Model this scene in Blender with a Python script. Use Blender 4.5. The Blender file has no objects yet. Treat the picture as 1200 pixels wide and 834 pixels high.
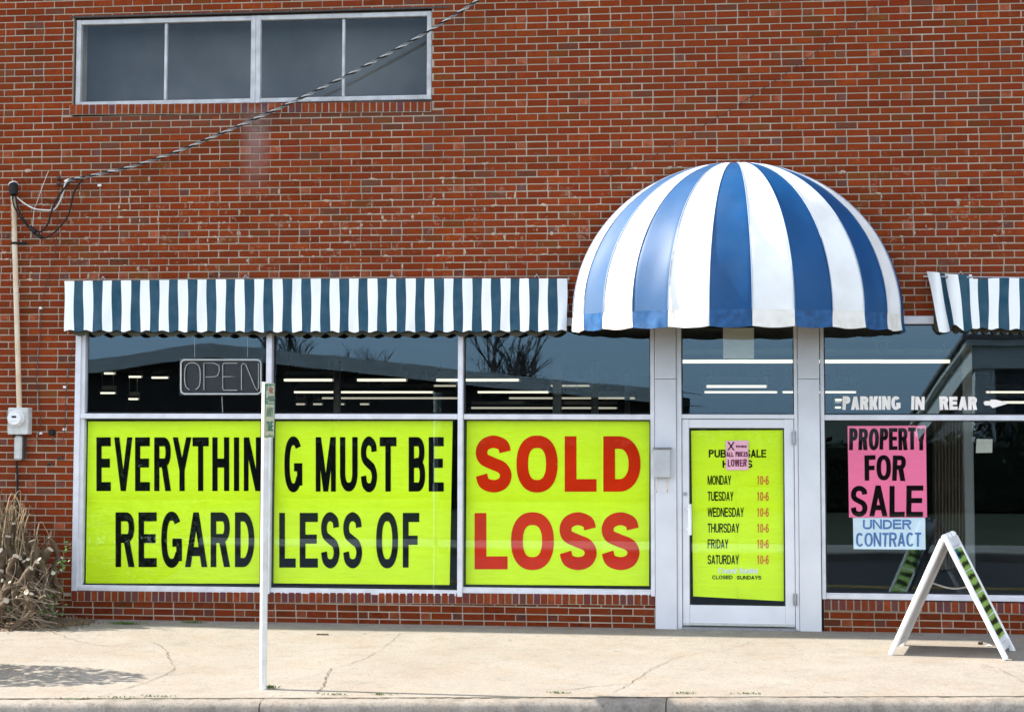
import bpy, bmesh, math, random
from mathutils import Vector, Matrix
R = math.radians
random.seed(7)
S = bpy.context.scene
COL = S.collection

# ------------------------------------------------------------------ camera
F_PX, YAW, PIT, ROL, CY = 2400.0, 0.1415706, 0.0763441, 0.0016337, 298.756
CAM = Vector((2.7, -19.04762, 1.98))
fw = Vector((-math.sin(YAW)*math.cos(PIT), math.cos(YAW)*math.cos(PIT), math.sin(PIT)))
rt = Vector((math.cos(YAW), math.sin(YAW), 0)); up = rt.cross(fw)
rt, up = math.cos(ROL)*rt + math.sin(ROL)*up, -math.sin(ROL)*rt + math.cos(ROL)*up
cd = bpy.data.cameras.new('camera'); cam = bpy.data.objects.new('camera', cd); COL.objects.link(cam)
M = Matrix((rt, up, -fw)).transposed().to_4x4(); M.translation = CAM
cam.matrix_world = M
cd.sensor_width = 36; cd.lens = F_PX/1200*36; cd.shift_y = (CY-417)/1200; cd.clip_start = .1; cd.clip_end = 2000
S.camera = cam

def ray(px, py):
    return fw + rt*((px-600)/F_PX) + up*(-(py-CY)/F_PX)
def at(px, py, Y=0.0):
    """photo pixel -> point on the plane y=Y"""
    d = ray(px, py); return CAM + d*((Y-CAM.y)/d.y)
SLOPE = 0.036
def ground_z(y): return SLOPE*min(y, 0.0)
def gnd(px, py):
    d = ray(px, py)                       # z = SLOPE*y
    t = (SLOPE*CAM.y - CAM.z)/(d.z - SLOPE*d.y); return CAM + d*t

# ------------------------------------------------------------------ light
SUN_EL, SUN_BEHIND = R(37), R(2.8)         # the sun stands left, a touch behind the facade
sv = Vector((-math.cos(SUN_EL)*math.cos(SUN_BEHIND), math.cos(SUN_EL)*math.sin(SUN_BEHIND), math.sin(SUN_EL)))
W = bpy.data.worlds.new('World'); S.world = W; W.use_nodes = True
nt = W.node_tree; bg = nt.nodes['Background']
sky = nt.nodes.new('ShaderNodeTexSky'); sky.sky_type = 'NISHITA'; sky.sun_disc = False
sky.sun_elevation = SUN_EL; sky.sun_rotation = math.atan2(sv.x, sv.y)
sky.air_density = 1.0; sky.dust_density = 0.3; sky.ozone_density = 1.0
hs_ = nt.nodes.new('ShaderNodeHueSaturation'); hs_.inputs['Saturation'].default_value = .36
nt.links.new(sky.outputs[0], hs_.inputs['Color'])
# sky darkened and tinted blue near the horizon, for the glass reflections
wg = nt.nodes.new('ShaderNodeNewGeometry'); wx = nt.nodes.new('ShaderNodeSeparateXYZ'); nt.links.new(wg.outputs['Incoming'], wx.inputs[0])
wr = nt.nodes.new('ShaderNodeMapRange'); wr.inputs[1].default_value = 0.0; wr.inputs[2].default_value = -.35; wr.inputs[3].default_value = 1.0; wr.inputs[4].default_value = 0.0
nt.links.new(wx.outputs[2], wr.inputs[0])
wm = nt.nodes.new('ShaderNodeMix'); wm.data_type = 'RGBA'; wm.blend_type = 'MULTIPLY'; wm.inputs[7].default_value = (.54, .71, .92, 1)
nt.links.new(wr.outputs[0], wm.inputs[0]); nt.links.new(hs_.outputs[0], wm.inputs[6]); nt.links.new(wm.outputs[2], bg.inputs[0]); bg.inputs[1].default_value = 0.15
sl = bpy.data.lights.new('sun', 'SUN'); sl.energy = 3.6; sl.angle = R(.55); sl.color = (1, .93, .82)
so = bpy.data.objects.new('sun', sl); COL.objects.link(so)
so.rotation_euler = sv.to_track_quat('Z', 'Y').to_euler()
vs = S.view_settings; vs.view_transform = 'Standard'; vs.look = 'None'; vs.gamma = 1; vs.use_curve_mapping = False
vs.exposure = 1.85
S.cycles.max_bounces = 8; S.cycles.transparent_max_bounces = 16; S.cycles.use_denoising = True
S.cycles.sample_clamp_indirect = 6; S.cycles.caustics_reflective = False; S.cycles.caustics_refractive = False

# ------------------------------------------------------------------ materials
def nodes(m):
    m.use_nodes = True; t = m.node_tree; return t, t.nodes, t.links, t.nodes['Principled BSDF']
def mat(name, col, rough=.6, var=.15, scale=8, bump=0, bscale=60, spec=.5, metal=0, detail=4, tint=None, tmix=.5):
    m = bpy.data.materials.new(name); t, n, l, p = nodes(m)
    p.inputs['Roughness'].default_value = rough; p.inputs['Metallic'].default_value = metal
    p.inputs['Specular IOR Level'].default_value = spec
    tc = n.new('ShaderNodeTexCoord'); nz = n.new('ShaderNodeTexNoise')
    nz.inputs['Scale'].default_value = scale; nz.inputs['Detail'].default_value = detail
    l.new(tc.outputs['Object'], nz.inputs['Vector'])
    r = n.new('ShaderNodeValToRGB'); c = Vector(col[:3]); r.color_ramp.elements[0].position = .3; r.color_ramp.elements[1].position = .72
    lo = c*(1-var); hi = c*(1+var)
    if tint is not None: lo = c.lerp(Vector(tint), tmix)
    r.color_ramp.elements[0].color = (*lo, 1); r.color_ramp.elements[1].color = (*[min(1, v) for v in hi], 1)
    l.new(nz.outputs[0], r.inputs[0]); l.new(r.outputs[0], p.inputs['Base Color'])
    if bump:
        b2 = n.new('ShaderNodeTexNoise'); b2.inputs['Scale'].default_value = bscale; b2.inputs['Detail'].default_value = 5
        l.new(tc.outputs['Object'], b2.inputs['Vector'])
        b = n.new('ShaderNodeBump'); b.inputs['Strength'].default_value = bump; b.inputs['Distance'].default_value = .01
        l.new(b2.outputs[0], b.inputs['Height']); l.new(b.outputs[0], p.inputs['Normal'])
    return m

def math_node(n, l, op, a, b=None, clamp=False):
    k = n.new('ShaderNodeMath'); k.operation = op; k.use_clamp = clamp
    for i, v in enumerate((a, b)):
        if v is None: continue
        if isinstance(v, (int, float)): k.inputs[i].default_value = v
        else: l.new(v, k.inputs[i])
    return k.outputs[0]
def mixc(n, l, f, a, b):
    k = n.new('ShaderNodeMix'); k.data_type = 'RGBA'
    l.new(f, k.inputs[0]) if not isinstance(f, (int, float)) else setattr(k.inputs[0], 'default_value', f)
    for i, v in ((6, a), (7, b)):
        if isinstance(v, tuple): k.inputs[i].default_value = (*v, 1)
        else: l.new(v, k.inputs[i])
    return k.outputs[2]
def noise(n, l, vec, scale, detail=4, rough=.5):
    z = n.new('ShaderNodeTexNoise'); z.inputs['Scale'].default_value = scale; z.inputs['Detail'].default_value = detail
    z.inputs['Roughness'].default_value = rough
    l.new(vec, z.inputs['Vector']); return z.outputs[0]
def ramp01(n, l, v, a, b):
    k = n.new('ShaderNodeMapRange'); k.inputs[1].default_value = a; k.inputs[2].default_value = b
    l.new(v, k.inputs[0]); return k.outputs[0]

def brick_mat():
    m = bpy.data.materials.new('brick_clay'); t, n, l, p = nodes(m)
    tc = n.new('ShaderNodeTexCoord'); o = tc.outputs['Object']
    at_ = n.new('ShaderNodeAttribute'); at_.attribute_name = 'tone'
    fine = noise(n, l, o, 90, 6, .65); mid = noise(n, l, o, 17, 4)
    c = mixc(n, l, ramp01(n, l, mid, .35, .75), at_.outputs['Color'], (.18, .030, .009))
    k = n.new('ShaderNodeMix'); k.data_type = 'RGBA'; k.blend_type = 'MULTIPLY'; k.inputs[0].default_value = .55
    g = n.new('ShaderNodeValToRGB'); g.color_ramp.elements[0].color = (.48, .44, .42, 1); g.color_ramp.elements[1].color = (1.42, 1.4, 1.36, 1)
    l.new(fine, g.inputs[0]); l.new(c, k.inputs[6]); l.new(g.outputs[0], k.inputs[7]); c = k.outputs[2]
    # smeared mortar and lime bloom, strongest in the band above the awning
    sx = n.new('ShaderNodeSeparateXYZ'); l.new(o, sx.inputs[0])
    band = math_node(n, l, 'MULTIPLY', ramp01(n, l, sx.outputs[2], 3.0, 3.5), ramp01(n, l, sx.outputs[2], 4.5, 3.9))
    sm = noise(n, l, o, 7, 5, .7); sm2 = noise(n, l, o, 31, 3, .6)
    msk = ramp01(n, l, math_node(n, l, 'ADD', math_node(n, l, 'MULTIPLY', sm, .55), math_node(n, l, 'MULTIPLY', sm2, .45)), .562, .60)
    msk = math_node(n, l, 'MULTIPLY', msk, math_node(n, l, 'ADD', math_node(n, l, 'MULTIPLY', band, .22), .04))
    c = mixc(n, l, msk, c, (.50, .40, .29))
    # soft dirty wash, large scale
    dk = ramp01(n, l, noise(n, l, o, 1.1, 6, .65), .42, .70)
    c = mixc(n, l, math_node(n, l, 'MULTIPLY', dk, .46), c, (.12, .032, .016))
    w = ramp01(n, l, noise(n, l, o, .8, 4, .6), .45, .75)
    c = mixc(n, l, math_node(n, l, 'MULTIPLY', w, .16), c, (.17, .055, .028))
    # lime streak running down from the joint of the two upper window units, soot under their sill
    dx = math_node(n, l, 'ABSOLUTE', math_node(n, l, 'ADD', sx.outputs[0], math_node(n, l, 'ADD', 2.46, math_node(n, l, 'MULTIPLY', mid, .10))))
    stk = math_node(n, l, 'MULTIPLY', ramp01(n, l, dx, .17, .03), math_node(n, l, 'MULTIPLY', ramp01(n, l, sx.outputs[2], 4.05, 4.6), ramp01(n, l, sx.outputs[2], 4.92, 4.82)))
    c = mixc(n, l, math_node(n, l, 'MULTIPLY', stk, .55), c, (.27, .20, .19))
    sl_ = math_node(n, l, 'MULTIPLY', ramp01(n, l, sx.outputs[2], 4.62, 4.80), ramp01(n, l, sx.outputs[2], 4.86, 4.84))
    sl_ = math_node(n, l, 'MULTIPLY', sl_, math_node(n, l, 'MULTIPLY', ramp01(n, l, sx.outputs[0], -4.2, -4.1), ramp01(n, l, sx.outputs[0], -.6, -.7)))
    c = mixc(n, l, math_node(n, l, 'MULTIPLY', sl_, math_node(n, l, 'MULTIPLY', ramp01(n, l, mid, .35, .6), .75)), c, (.10, .055, .04))
    l.new(c, p.inputs['Base Color']); p.inputs['Roughness'].default_value = .95; p.inputs['Specular IOR Level'].default_value = .04
    b = n.new('ShaderNodeBump'); b.inputs['Strength'].default_value = .5; b.inputs['Distance'].default_value = .004
    l.new(fine, b.inputs['Height']); l.new(b.outputs[0], p.inputs['Normal'])
    return m
BRICK = brick_mat()
MORTAR = mat('mortar', (.43, .35, .265), .95, .10, 2.2, .6, 160, .1, detail=7, tint=(.20, .15, .11), tmix=.62)
ALU = mat('painted_aluminium', (.63, .62, .65), .45, .12, 7, .05, 40)
ALU_UP = mat('weathered_aluminium', (.46, .455, .46), .5, .22, 9, .05, 40)
ALU2 = mat('door_white_paint', (.67, .67, .70), .40, .06, 4, .05, 30)
PIER = mat('pier_panel_paint', (.60, .60, .63), .5, .07, 3, .1, 90)
DARKSEAL = mat('black_gasket', (.012, .012, .014), .5, .1)
STEEL = mat('rusty_steel', (.05, .035, .03), .8, .4, 30)
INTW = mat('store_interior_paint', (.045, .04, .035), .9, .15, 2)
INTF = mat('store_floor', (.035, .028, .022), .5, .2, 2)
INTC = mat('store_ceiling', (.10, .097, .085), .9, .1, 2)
COLM = mat('store_column_paint', (.74, .74, .68), .7, .08, 3)
SCREEN = mat('insect_screen', (.085, .082, .078), .9, .35, 1.6)
ROOFM = mat('roof_felt', (.12, .11, .10), .9, .2, 2)

def glass_mat(name, refl=1.0, tint=(.99, .995, .995)):
    m = bpy.data.materials.new(name); t, n, l, p = nodes(m); n.remove(p)
    out = n['Material Output']
    tr = n.new('ShaderNodeBsdfTransparent'); tr.inputs[0].default_value = (*tint, 1)
    gl = n.new('ShaderNodeBsdfGlossy'); gl.inputs['Roughness'].default_value = .0; gl.inputs[0].default_value = (.56, .79, 1, 1)
    lw = n.new('ShaderNodeLayerWeight'); lw.inputs[0].default_value = .5
    f = math_node(n, l, 'ADD', math_node(n, l, 'MULTIPLY', math_node(n, l, 'POWER', lw.outputs['Facing'], 5.0), .9), .045)
    tc = n.new('ShaderNodeTexCoord'); z = n.new('ShaderNodeTexNoise'); z.inputs['Scale'].default_value = 1.1; z.inputs['Detail'].default_value = 1
    l.new(tc.outputs['Object'], z.inputs['Vector'])
    b = n.new('ShaderNodeBump'); b.inputs['Strength'].default_value = .03; b.inputs['Distance'].default_value = .02
    l.new(z.outputs[0], b.inputs['Height']); l.new(b.outputs[0], gl.inputs['Normal'])
    f = math_node(n, l, 'MULTIPLY', f, refl, True)
    mx = n.new('ShaderNodeMixShader'); l.new(f, mx.inputs[0]); l.new(tr.outputs[0], mx.inputs[1]); l.new(gl.outputs[0], mx.inputs[2])
    l.new(mx.outputs[0], out.inputs[0]); return m
GLASS = glass_mat('window_glass', .85); GLASS_UP = glass_mat('upper_window_glass', .24)

def cloth_mat(name, col, trans=.25, rough=.5, var=.06, scale=6, spec=.5, sheen=0, weave=True, stain=None):
    m = mat(name, col, rough, var, scale, .12, 420 if weave else 60, spec, tint=stain, tmix=.35)
    t, n, l, p = nodes(m); out = n['Material Output']
    if sheen: p.inputs['Sheen Weight'].default_value = sheen; p.inputs['Sheen Roughness'].default_value = .4
    tl = n.new('ShaderNodeBsdfTranslucent'); tl.inputs[0].default_value = (*col, 1)
    mx = n.new('ShaderNodeMixShader'); mx.inputs[0].default_value = trans
    l.new(p.outputs[0], mx.inputs[1]); l.new(tl.outputs[0], mx.inputs[2]); l.new(mx.outputs[0], out.inputs[0]); return m
AW_W = cloth_mat('awning_white_vinyl', (.86, .86, .84), .1, .55, .05, 3)
AW_B = cloth_mat('awning_faded_blue_vinyl', (.008, .050, .082), .05, .5, .12, 9, .13, stain=(.09, .15, .19))
AW_BACK = mat('awning_lining', (.055, .05, .03), .9, .2)
DM_W = cloth_mat('dome_white_canvas', (.90, .89, .87), .10, .6, .03, 3.5, stain=(.58, .55, .50))
def blend_left(m, x0, x1, col, amt):
    """paler colour mixed in unevenly, most on the left panels"""
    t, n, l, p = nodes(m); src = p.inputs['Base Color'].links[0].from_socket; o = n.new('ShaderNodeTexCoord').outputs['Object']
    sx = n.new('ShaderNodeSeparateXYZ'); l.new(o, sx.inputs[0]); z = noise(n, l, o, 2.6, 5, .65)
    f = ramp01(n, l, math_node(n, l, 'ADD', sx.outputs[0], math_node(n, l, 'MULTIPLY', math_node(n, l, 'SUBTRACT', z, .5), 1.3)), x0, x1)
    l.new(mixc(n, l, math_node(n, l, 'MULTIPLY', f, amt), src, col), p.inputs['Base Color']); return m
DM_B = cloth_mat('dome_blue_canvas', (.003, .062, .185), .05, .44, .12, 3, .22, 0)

blend_left(DM_B, .25, -1.5, (.115, .175, .27), .62)
def paper(name, col, rough=.5, crease=.35):
    m = bpy.data.materials.new(name); t, n, l, p = nodes(m)
    tc = n.new('ShaderNodeTexCoord'); o = tc.outputs['Object']
    z = noise(n, l, o, 3.5, 3); k = ramp01(n, l, z, .3, .7)
    l.new(mixc(n, l, k, tuple(v*.93 for v in col), col), p.inputs['Base Color'])
    p.inputs['Roughness'].default_value = rough; p.inputs['Specular IOR Level'].default_value = .3
    mp = n.new('ShaderNodeMapping'); mp.inputs['Rotation'].default_value = (0, R(32), 0); mp.inputs['Scale'].default_value = (.9, 1, 3.6)
    l.new(o, mp.inputs[0]); h = noise(n, l, mp.outputs[0], 1.6, 3, .6)
    b = n.new('ShaderNodeBump'); b.inputs['Strength'].default_value = crease; b.inputs['Distance'].default_value = .05
    l.new(h, b.inputs['Height']); l.new(b.outputs[0], p.inputs['Normal']); return m
LIME = paper('fluorescent_lime_paper', (.70, 1.0, .006))
PINK = paper('fluorescent_pink_paper', (1.0, .19, .36)); PALEPINK = paper('pale_pink_paper', (1.0, .52, .62))
PALEBLUE = paper('pale_blue_paper', (.68, .80, .88)); CREAM = paper('cream_paper', (.55, .55, .45))
INK = mat('black_ink', (.003, .003, .003), .9, .1, spec=.05); INKSOFT = mat('black_marker', (.008, .003, .004), .9, .3, 30, spec=.05)
RED = mat('red_ink', (.62, .024, .001), .8, .12, 3, spec=.08); ORANGE = mat('orange_red_ink', (.70, .10, .012), .5, .1)
MAROON = mat('maroon_marker', (.16, .012, .06), .6, .3, 30); BLUEINK = mat('blue_marker', (.07, .17, .42), .6, .35, 25)
WHITE = mat('white_vinyl', (.80, .80, .80), .45, .05); PEACH = mat('weathered_white_letter', (.86, .77, .70), .5, .12, 9)
GREENINK = mat('green_sign_ink', (.01, .16, .11), .4, .15, 20); REDINK = mat('faded_red_ink', (.45, .06, .05), .5, .1)
SIGNW = mat('sign_face_aged_white', (.50, .50, .36), .45, .12, 12); POLEW = mat('white_pole_paint', (.72, .71, .67), .5, .06, 7, .08, 60, tint=(.40, .31, .22), tmix=.42)
PLASTW = mat('white_plastic', (.80, .80, .81), .45, .04, 6, .05, 40, tint=(.52, .49, .44), tmix=.5); GREY = mat('meter_grey_paint', (.50, .50, .47), .5, .15, 14, .1, 60)
GALV = mat('galvanised_pipe', (.60, .54, .42), .5, .12, 5, .1, 60, tint=(.46, .20, .04), tmix=.6)
BLACK = mat('black_rubber', (.010, .010, .010), .7, .2, spec=.25); WIREG = mat('bare_aluminium_wire', (.42, .42, .40), .45, .25, 40, metal=.3)
WIRED = mat('grey_insulation', (.16, .16, .16), .6, .25, 40)
WIREW = mat('pale_cable', (.62, .60, .54), .5, .15); WIREB = mat('brown_wire', (.05, .025, .02), .7, .2)
METAL = mat('brushed_metal', (.35, .35, .37), .35, .15, 30, metal=.8)
NEON = mat('unlit_neon_tube', (.66, .66, .63), .25, .08); BACKB = mat('black_acrylic', (.01, .01, .011), .3, .1)

# ------------------------------------------------------------------ mesh tools
class MB:
    def __init__(s): s.v = []; s.f = []; s.m = []; s.sm = []; s.c = []
    def face(s, pts, mi=0, smooth=False, col=None):
        i = len(s.v); s.v += [tuple(p) for p in pts]; s.f.append(tuple(range(i, i+len(pts)))); s.m.append(mi); s.sm.append(smooth); s.c.append(col)
    def grid(s, rows, mi=0, smooth=True, closed=False, mfun=None):
        i = len(s.v); nr = len(rows); nc = len(rows[0])
        for r in rows: s.v += [tuple(p) for p in r]
        for a in range(nr-1):
            for b in range(nc if closed else nc-1):
                b2 = (b+1) % nc
                s.f.append((i+a*nc+b, i+a*nc+b2, i+(a+1)*nc+b2, i+(a+1)*nc+b)); s.m.append(mfun(a, b) if mfun else mi); s.sm.append(smooth); s.c.append(None)
    def box(s, x0, x1, y0, y1, z0, z1, mi=0, bev=0.0, col=None):
        """box with chamfered edges"""
        e = min(bev, (x1-x0)*.45, (y1-y0)*.45, (z1-z0)*.45)
        if e <= 0:
            p = [(x, y, z) for x in (x0, x1) for y in (y0, y1) for z in (z0, z1)]
            for q in ((0, 1, 3, 2), (4, 6, 7, 5), (0, 4, 5, 1), (2, 3, 7, 6), (0, 2, 6, 4), (1, 5, 7, 3)): s.face([p[k] for k in q], mi, col=col)
            return
        i = len(s.v); idx = {}
        lo = (x0, y0, z0); hi = (x1, y1, z1)
        for cx in (0, 1):
            for cy in (0, 1):
                for cz in (0, 1):
                    c = (cx, cy, cz)
                    for ax in range(3):
                        p = []
                        for k in range(3):
                            base = hi[k] if c[k] else lo[k]
                            if k != ax: base += -e if c[k] else e
                            p.append(base)
                        idx[(c, ax)] = len(s.v); s.v.append(tuple(p))
        def ad(q): s.f.append(tuple(q)); s.m.append(mi); s.sm.append(False); s.c.append(col)
        for ax in range(3):
            a, b = [k for k in range(3) if k != ax]
            for sd in (0, 1):
                q = []
                for u, w in ((0, 0), (1, 0), (1, 1), (0, 1)):
                    c = [0, 0, 0]; c[ax] = sd; c[a] = u; c[b] = w; q.append(idx[(tuple(c), ax)])
                flip = (sd == 0) ^ (ax == 1)
                ad(q[::-1] if flip else q)
            for u in (0, 1):
                for w in (0, 1):
                    c0 = [0, 0, 0]; c0[a] = u; c0[b] = w; c1 = list(c0); c1[ax] = 1
                    c0 = tuple(c0); c1 = tuple(c1)
                    ad((idx[(c0, a)], idx[(c1, a)], idx[(c1, b)], idx[(c0, b)]))
        for cx in (0, 1):
            for cy in (0, 1):
                for cz in (0, 1):
                    c = (cx, cy, cz); ad((idx[(c, 0)], idx[(c, 1)], idx[(c, 2)]))
    def tube(s, pts, rad, seg=8, mi=0, cap=True, capmi=None):
        pts = [Vector(p) for p in pts]; n = len(pts)
        rads = rad if isinstance(rad, (list, tuple)) else [rad]*n
        rows = []; prev = None
        for k in range(n):
            d = (pts[min(k+1, n-1)] - pts[max(k-1, 0)])
            if d.length < 1e-9: d = Vector((0, 0, 1))
            d.normalize()
            if prev is None:
                a = d.orthogonal().normalized()
            else:
                a = prev - d*prev.dot(d)
                a = a.normalized() if a.length > 1e-6 else d.orthogonal().normalized()
            prev = a; b = d.cross(a)
            rows.append([pts[k] + (a*math.cos(2*math.pi*j/seg) + b*math.sin(2*math.pi*j/seg))*rads[k] for j in range(seg)])
        s.grid(rows, mi, True, True)
        if cap:
            s.face(rows[0][::-1], mi if capmi is None else capmi); s.face(rows[-1], mi if capmi is None else capmi)
    def build(s, name, mats, parent=None, recalc=True, attr=False):
        me = bpy.data.meshes.new(name)
        org = parent_origin(parent)
        me.from_pydata([(v[0]-org[0], v[1]-org[1], v[2]-org[2]) for v in s.v], [], s.f)
        for m in (mats if isinstance(mats, (list, tuple)) else [mats]): me.materials.append(m)
        me.polygons.foreach_set('material_index', s.m); me.polygons.foreach_set('use_smooth', s.sm)
        if attr:
            ca = me.color_attributes.new('tone', 'FLOAT_COLOR', 'CORNER'); d = []
            for f, c in zip(s.f, s.c):
                d += (list(c or (.5, .4, .3))+[1.0])*len(f)
            ca.data.foreach_set('color', d)
        if recalc:
            bm = bmesh.new(); bm.from_mesh(me); bmesh.ops.recalc_face_normals(bm, faces=bm.faces); bm.to_mesh(me); bm.free()
        me.update()
        o = bpy.data.objects.new(name, me); COL.objects.link(o)
        if parent is not None: o.parent = parent
        return o
def parent_origin(p):
    v = Vector((0, 0, 0))
    while p is not None: v += p.location; p = p.parent
    return v
def tag(o, label=None, cat=None, group=None, kind=None):
    for k, v in (('label', label), ('category', cat), ('group', group), ('kind', kind)):
        if v: o[k] = v
    return o
def empty(name, loc, label, cat, group=None):
    o = bpy.data.objects.new(name, None); COL.objects.link(o); o.location = loc; o.empty_display_size = .2
    return tag(o, label, cat, group)
def copy_thing(o):
    c = o.copy(); COL.objects.link(c)
    for ch in [x for x in COL.objects if x.parent == o]:
        d = copy_thing(ch); d.parent = c
    return c
def X(px, py=500, Y=0.0): return at(px, py, Y).x
def Z(px, py, Y=0.0): return at(px, py, Y).z
def spline(pts, n):
    pts = [Vector(p) for p in pts]; out = []
    for i in range(len(pts)-1):
        p0 = pts[max(i-1, 0)]; p1 = pts[i]; p2 = pts[i+1]; p3 = pts[min(i+2, len(pts)-1)]
        for k in range(n):
            t = k/n; out.append(.5*((2*p1)+(p2-p0)*t+(2*p0-5*p1+4*p2-p3)*t*t+(3*p1-p0-3*p2+p3)*t**3))
    out.append(pts[-1]); return out

# ------------------------------------------------------------------ lettering: own glyph outlines
def strip(pts, a, b):
    qs = []; n = len(pts); L = []
    for k in range(n):
        p = pts[max(k-1, 0)]; q = pts[min(k+1, n-1)]; dx, dy = q[0]-p[0], q[1]-p[1]; d = math.hypot(dx, dy) or 1
        nx, ny = -dy/d, dx/d; x, y = pts[k]
        L.append(((x+nx*a/2, y+ny*b/2), (x-nx*a/2, y-ny*b/2)))
    for k in range(n-1): qs.append([L[k][0], L[k][1], L[k+1][1], L[k+1][0]])
    return qs
def sup(cx, cy, rx, ry, a0, a1, n=28, e=2.35):
    o = []
    for k in range(n+1):
        t = R(a0+(a1-a0)*k/n); c, s_ = math.cos(t), math.sin(t)
        o.append((cx+rx*math.copysign(abs(c)**(2/e), c), cy+ry*math.copysign(abs(s_)**(2/e), s_)))
    return o
def cat2(pts, n=7):
    return [(p.x, p.y) for p in spline([(x, y, 0) for x, y in pts], n)]
def glyph(ch, W, H, a, b):
    r = lambda x0, y0, x1, y1: [[(x0, y0), (x1, y0), (x1, y1), (x0, y1)]]
    pa = lambda x0, y0, x1, y1, t=a: [[(x0, y0), (x0+t, y0), (x1+t, y1), (x1, y1)]]
    xh = .73*H
    if ch == 'E': return r(0, 0, a, H)+r(a, 0, W, b)+r(a, H-b, W, H)+r(a, H*.52-b/2, W*.94, H*.52+b/2)
    if ch == 'F': return r(0, 0, a, H)+r(a, H-b, W, H)+r(a, H*.5-b/2, W*.9, H*.5+b/2)
    if ch == 'L': return r(0, 0, a, H)+r(a, 0, W, b)
    if ch == 'T': return r(W/2-a/2, 0, W/2+a/2, H-b)+r(0, H-b, W, H)
    if ch == 'H': return r(0, 0, a, H)+r(W-a, 0, W, H)+r(a, H*.52-b/2, W-a, H*.52+b/2)
    if ch == 'I': return r(W/2-a/2, 0, W/2+a/2, H)
    if ch == 'V': return pa(W/2-a/2, 0, 0, H)+pa(W/2-a/2, 0, W-a, H)
    if ch == 'A': return pa(0, 0, W/2-a/2, H)+pa(W-a, 0, W/2-a/2, H)+r(W*.22, H*.2, W*.78, H*.2+b)
    if ch == 'M': return r(0, 0, a*.9, H)+r(W-a*.9, 0, W, H)+pa(W/2-a*.45, 0, a*.1, H, a*.9)+pa(W/2-a*.45, 0, W-a, H, a*.9)
    if ch == 'N': return r(0, 0, a*.9, H)+r(W-a*.9, 0, W, H)+pa(W-a, 0, 0, H)
    if ch == 'W': return pa(W*.25-a*.45, 0, 0, H, a*.9)+pa(W*.25-a*.45, 0, W*.5-a*.45, H, a*.9)+pa(W*.75-a*.45, 0, W*.5-a*.45, H, a*.9)+pa(W*.75-a*.45, 0, W-a*.9, H, a*.9)
    if ch == 'Y': return r(W/2-a/2, 0, W/2+a/2, H*.42)+pa(W/2-a/2, H*.38, 0, H)+pa(W/2-a/2, H*.38, W-a, H)
    if ch == 'X': return pa(0, 0, W-a, H)+pa(W-a, 0, 0, H)
    if ch == 'K': return r(0, 0, a, H)+pa(a*.8, H*.34, W-a*1.1, H, a*1.1)+pa(W-a*1.1, 0, W*.3, H*.6, a*1.1)
    if ch in 'O0': return strip(sup(W/2, H/2, W/2-a/2, H/2-b/2, 0, 360, 48), a, b)
    if ch == 'C': return strip(sup(W/2, H/2, W/2-a/2, H/2-b/2, 42, 318, 40), a, b)
    if ch == 'G': return strip(sup(W/2, H/2, W/2-a/2, H/2-b/2, 42, 330, 42), a, b)+r(W-a, H*.12, W, H*.52)+r(W*.54, H*.52-b*.9, W, H*.52)
    if ch == 'U': return strip([(a/2, H)]+[(a/2, H*.36)]+sup(W/2, H*.36, W/2-a/2, H*.36-b/2, 180, 360, 24)+[(W-a/2, H)], a, b)
    if ch == 'D': return r(0, 0, a, H)+strip([(a, H-b/2), (W*.42, H-b/2)]+sup(W*.42, H/2, W*.58-a/2, H/2-b/2, 90, -90, 26, 2.15)+[(a, b/2)], a, b)
    if ch in 'PR':
        m = .44*H
        g = r(0, 0, a, H)+strip([(a, H-b/2), (W*.55, H-b/2)]+sup(W*.55, (H+m)/2, W*.41-a/2+W*.02, (H-m)/2-b/2, 90, -90, 20)+[(a, m+b/2)], a, b)
        if ch == 'R': g += pa(W-a*1.12, 0, W*.42, m+b*.3, a*1.1)
        return g
    if ch == 'B':
        m = .52*H
        return (r(0, 0, a, H)+strip([(a, H-b/2), (W*.52, H-b/2)]+sup(W*.52, (H+m)/2-b*.2, W*.44-a/2, (H-m)/2-b*.3, 90, -90, 18)+[(a, m)], a, b)
                + strip([(a, m), (W*.54, m)]+sup(W*.54, (m+b/2)/2, W*.46-a/2, (m-b/2)/2, 90, -90, 18)+[(a, b/2)], a, b))
    if ch == 'S':
        x0, x1, y0, y1 = a/2, W-a/2, b/2, H-b/2
        P = [(.97, .77), (.88, .92), (.5, 1.0), (.14, .93), (.0, .77), (.1, .61), (.46, .51), (.85, .41), (1.0, .24), (.86, .065), (.5, 0), (.12, .07), (.0, .25)]
        return strip(cat2([(x0+(x1-x0)*u, y0+(y1-y0)*v) for u, v in P]), a, b)
    if ch == '1': return r(W*.55-a/2, 0, W*.55+a/2, H)+pa(W*.1, H*.74, W*.4, H, a*.8)
    if ch == '6': return strip(sup(W/2, H*.32, W/2-a/2, H*.32-b/2, 0, 360, 32), a, b)+strip(cat2([(W-a*.6, H*.78), (W*.58, H-b/2), (a*.7, H*.7), (a/2, H*.34)]), a, b)
    if ch == '-': return r(0, H*.34, W, H*.34+b)
    if ch == 'l': return r(W/2-a/2, 0, W/2+a/2, H)
    if ch == 'c': return [[(x, y) for x, y in q] for q in strip(sup(W/2, xh/2, W/2-a/2, xh/2-b/2, 50, 310, 24), a, b)]
    if ch == 'o': return strip(sup(W/2, xh/2, W/2-a/2, xh/2-b/2, 0, 360, 28), a, b)
    if ch == 'e': return strip(sup(W/2, xh/2, W/2-a/2, xh/2-b/2, 0, 310, 28), a, b)+r(a*.6, xh*.5-b*.4, W-a*.3, xh*.5+b*.4)
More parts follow.
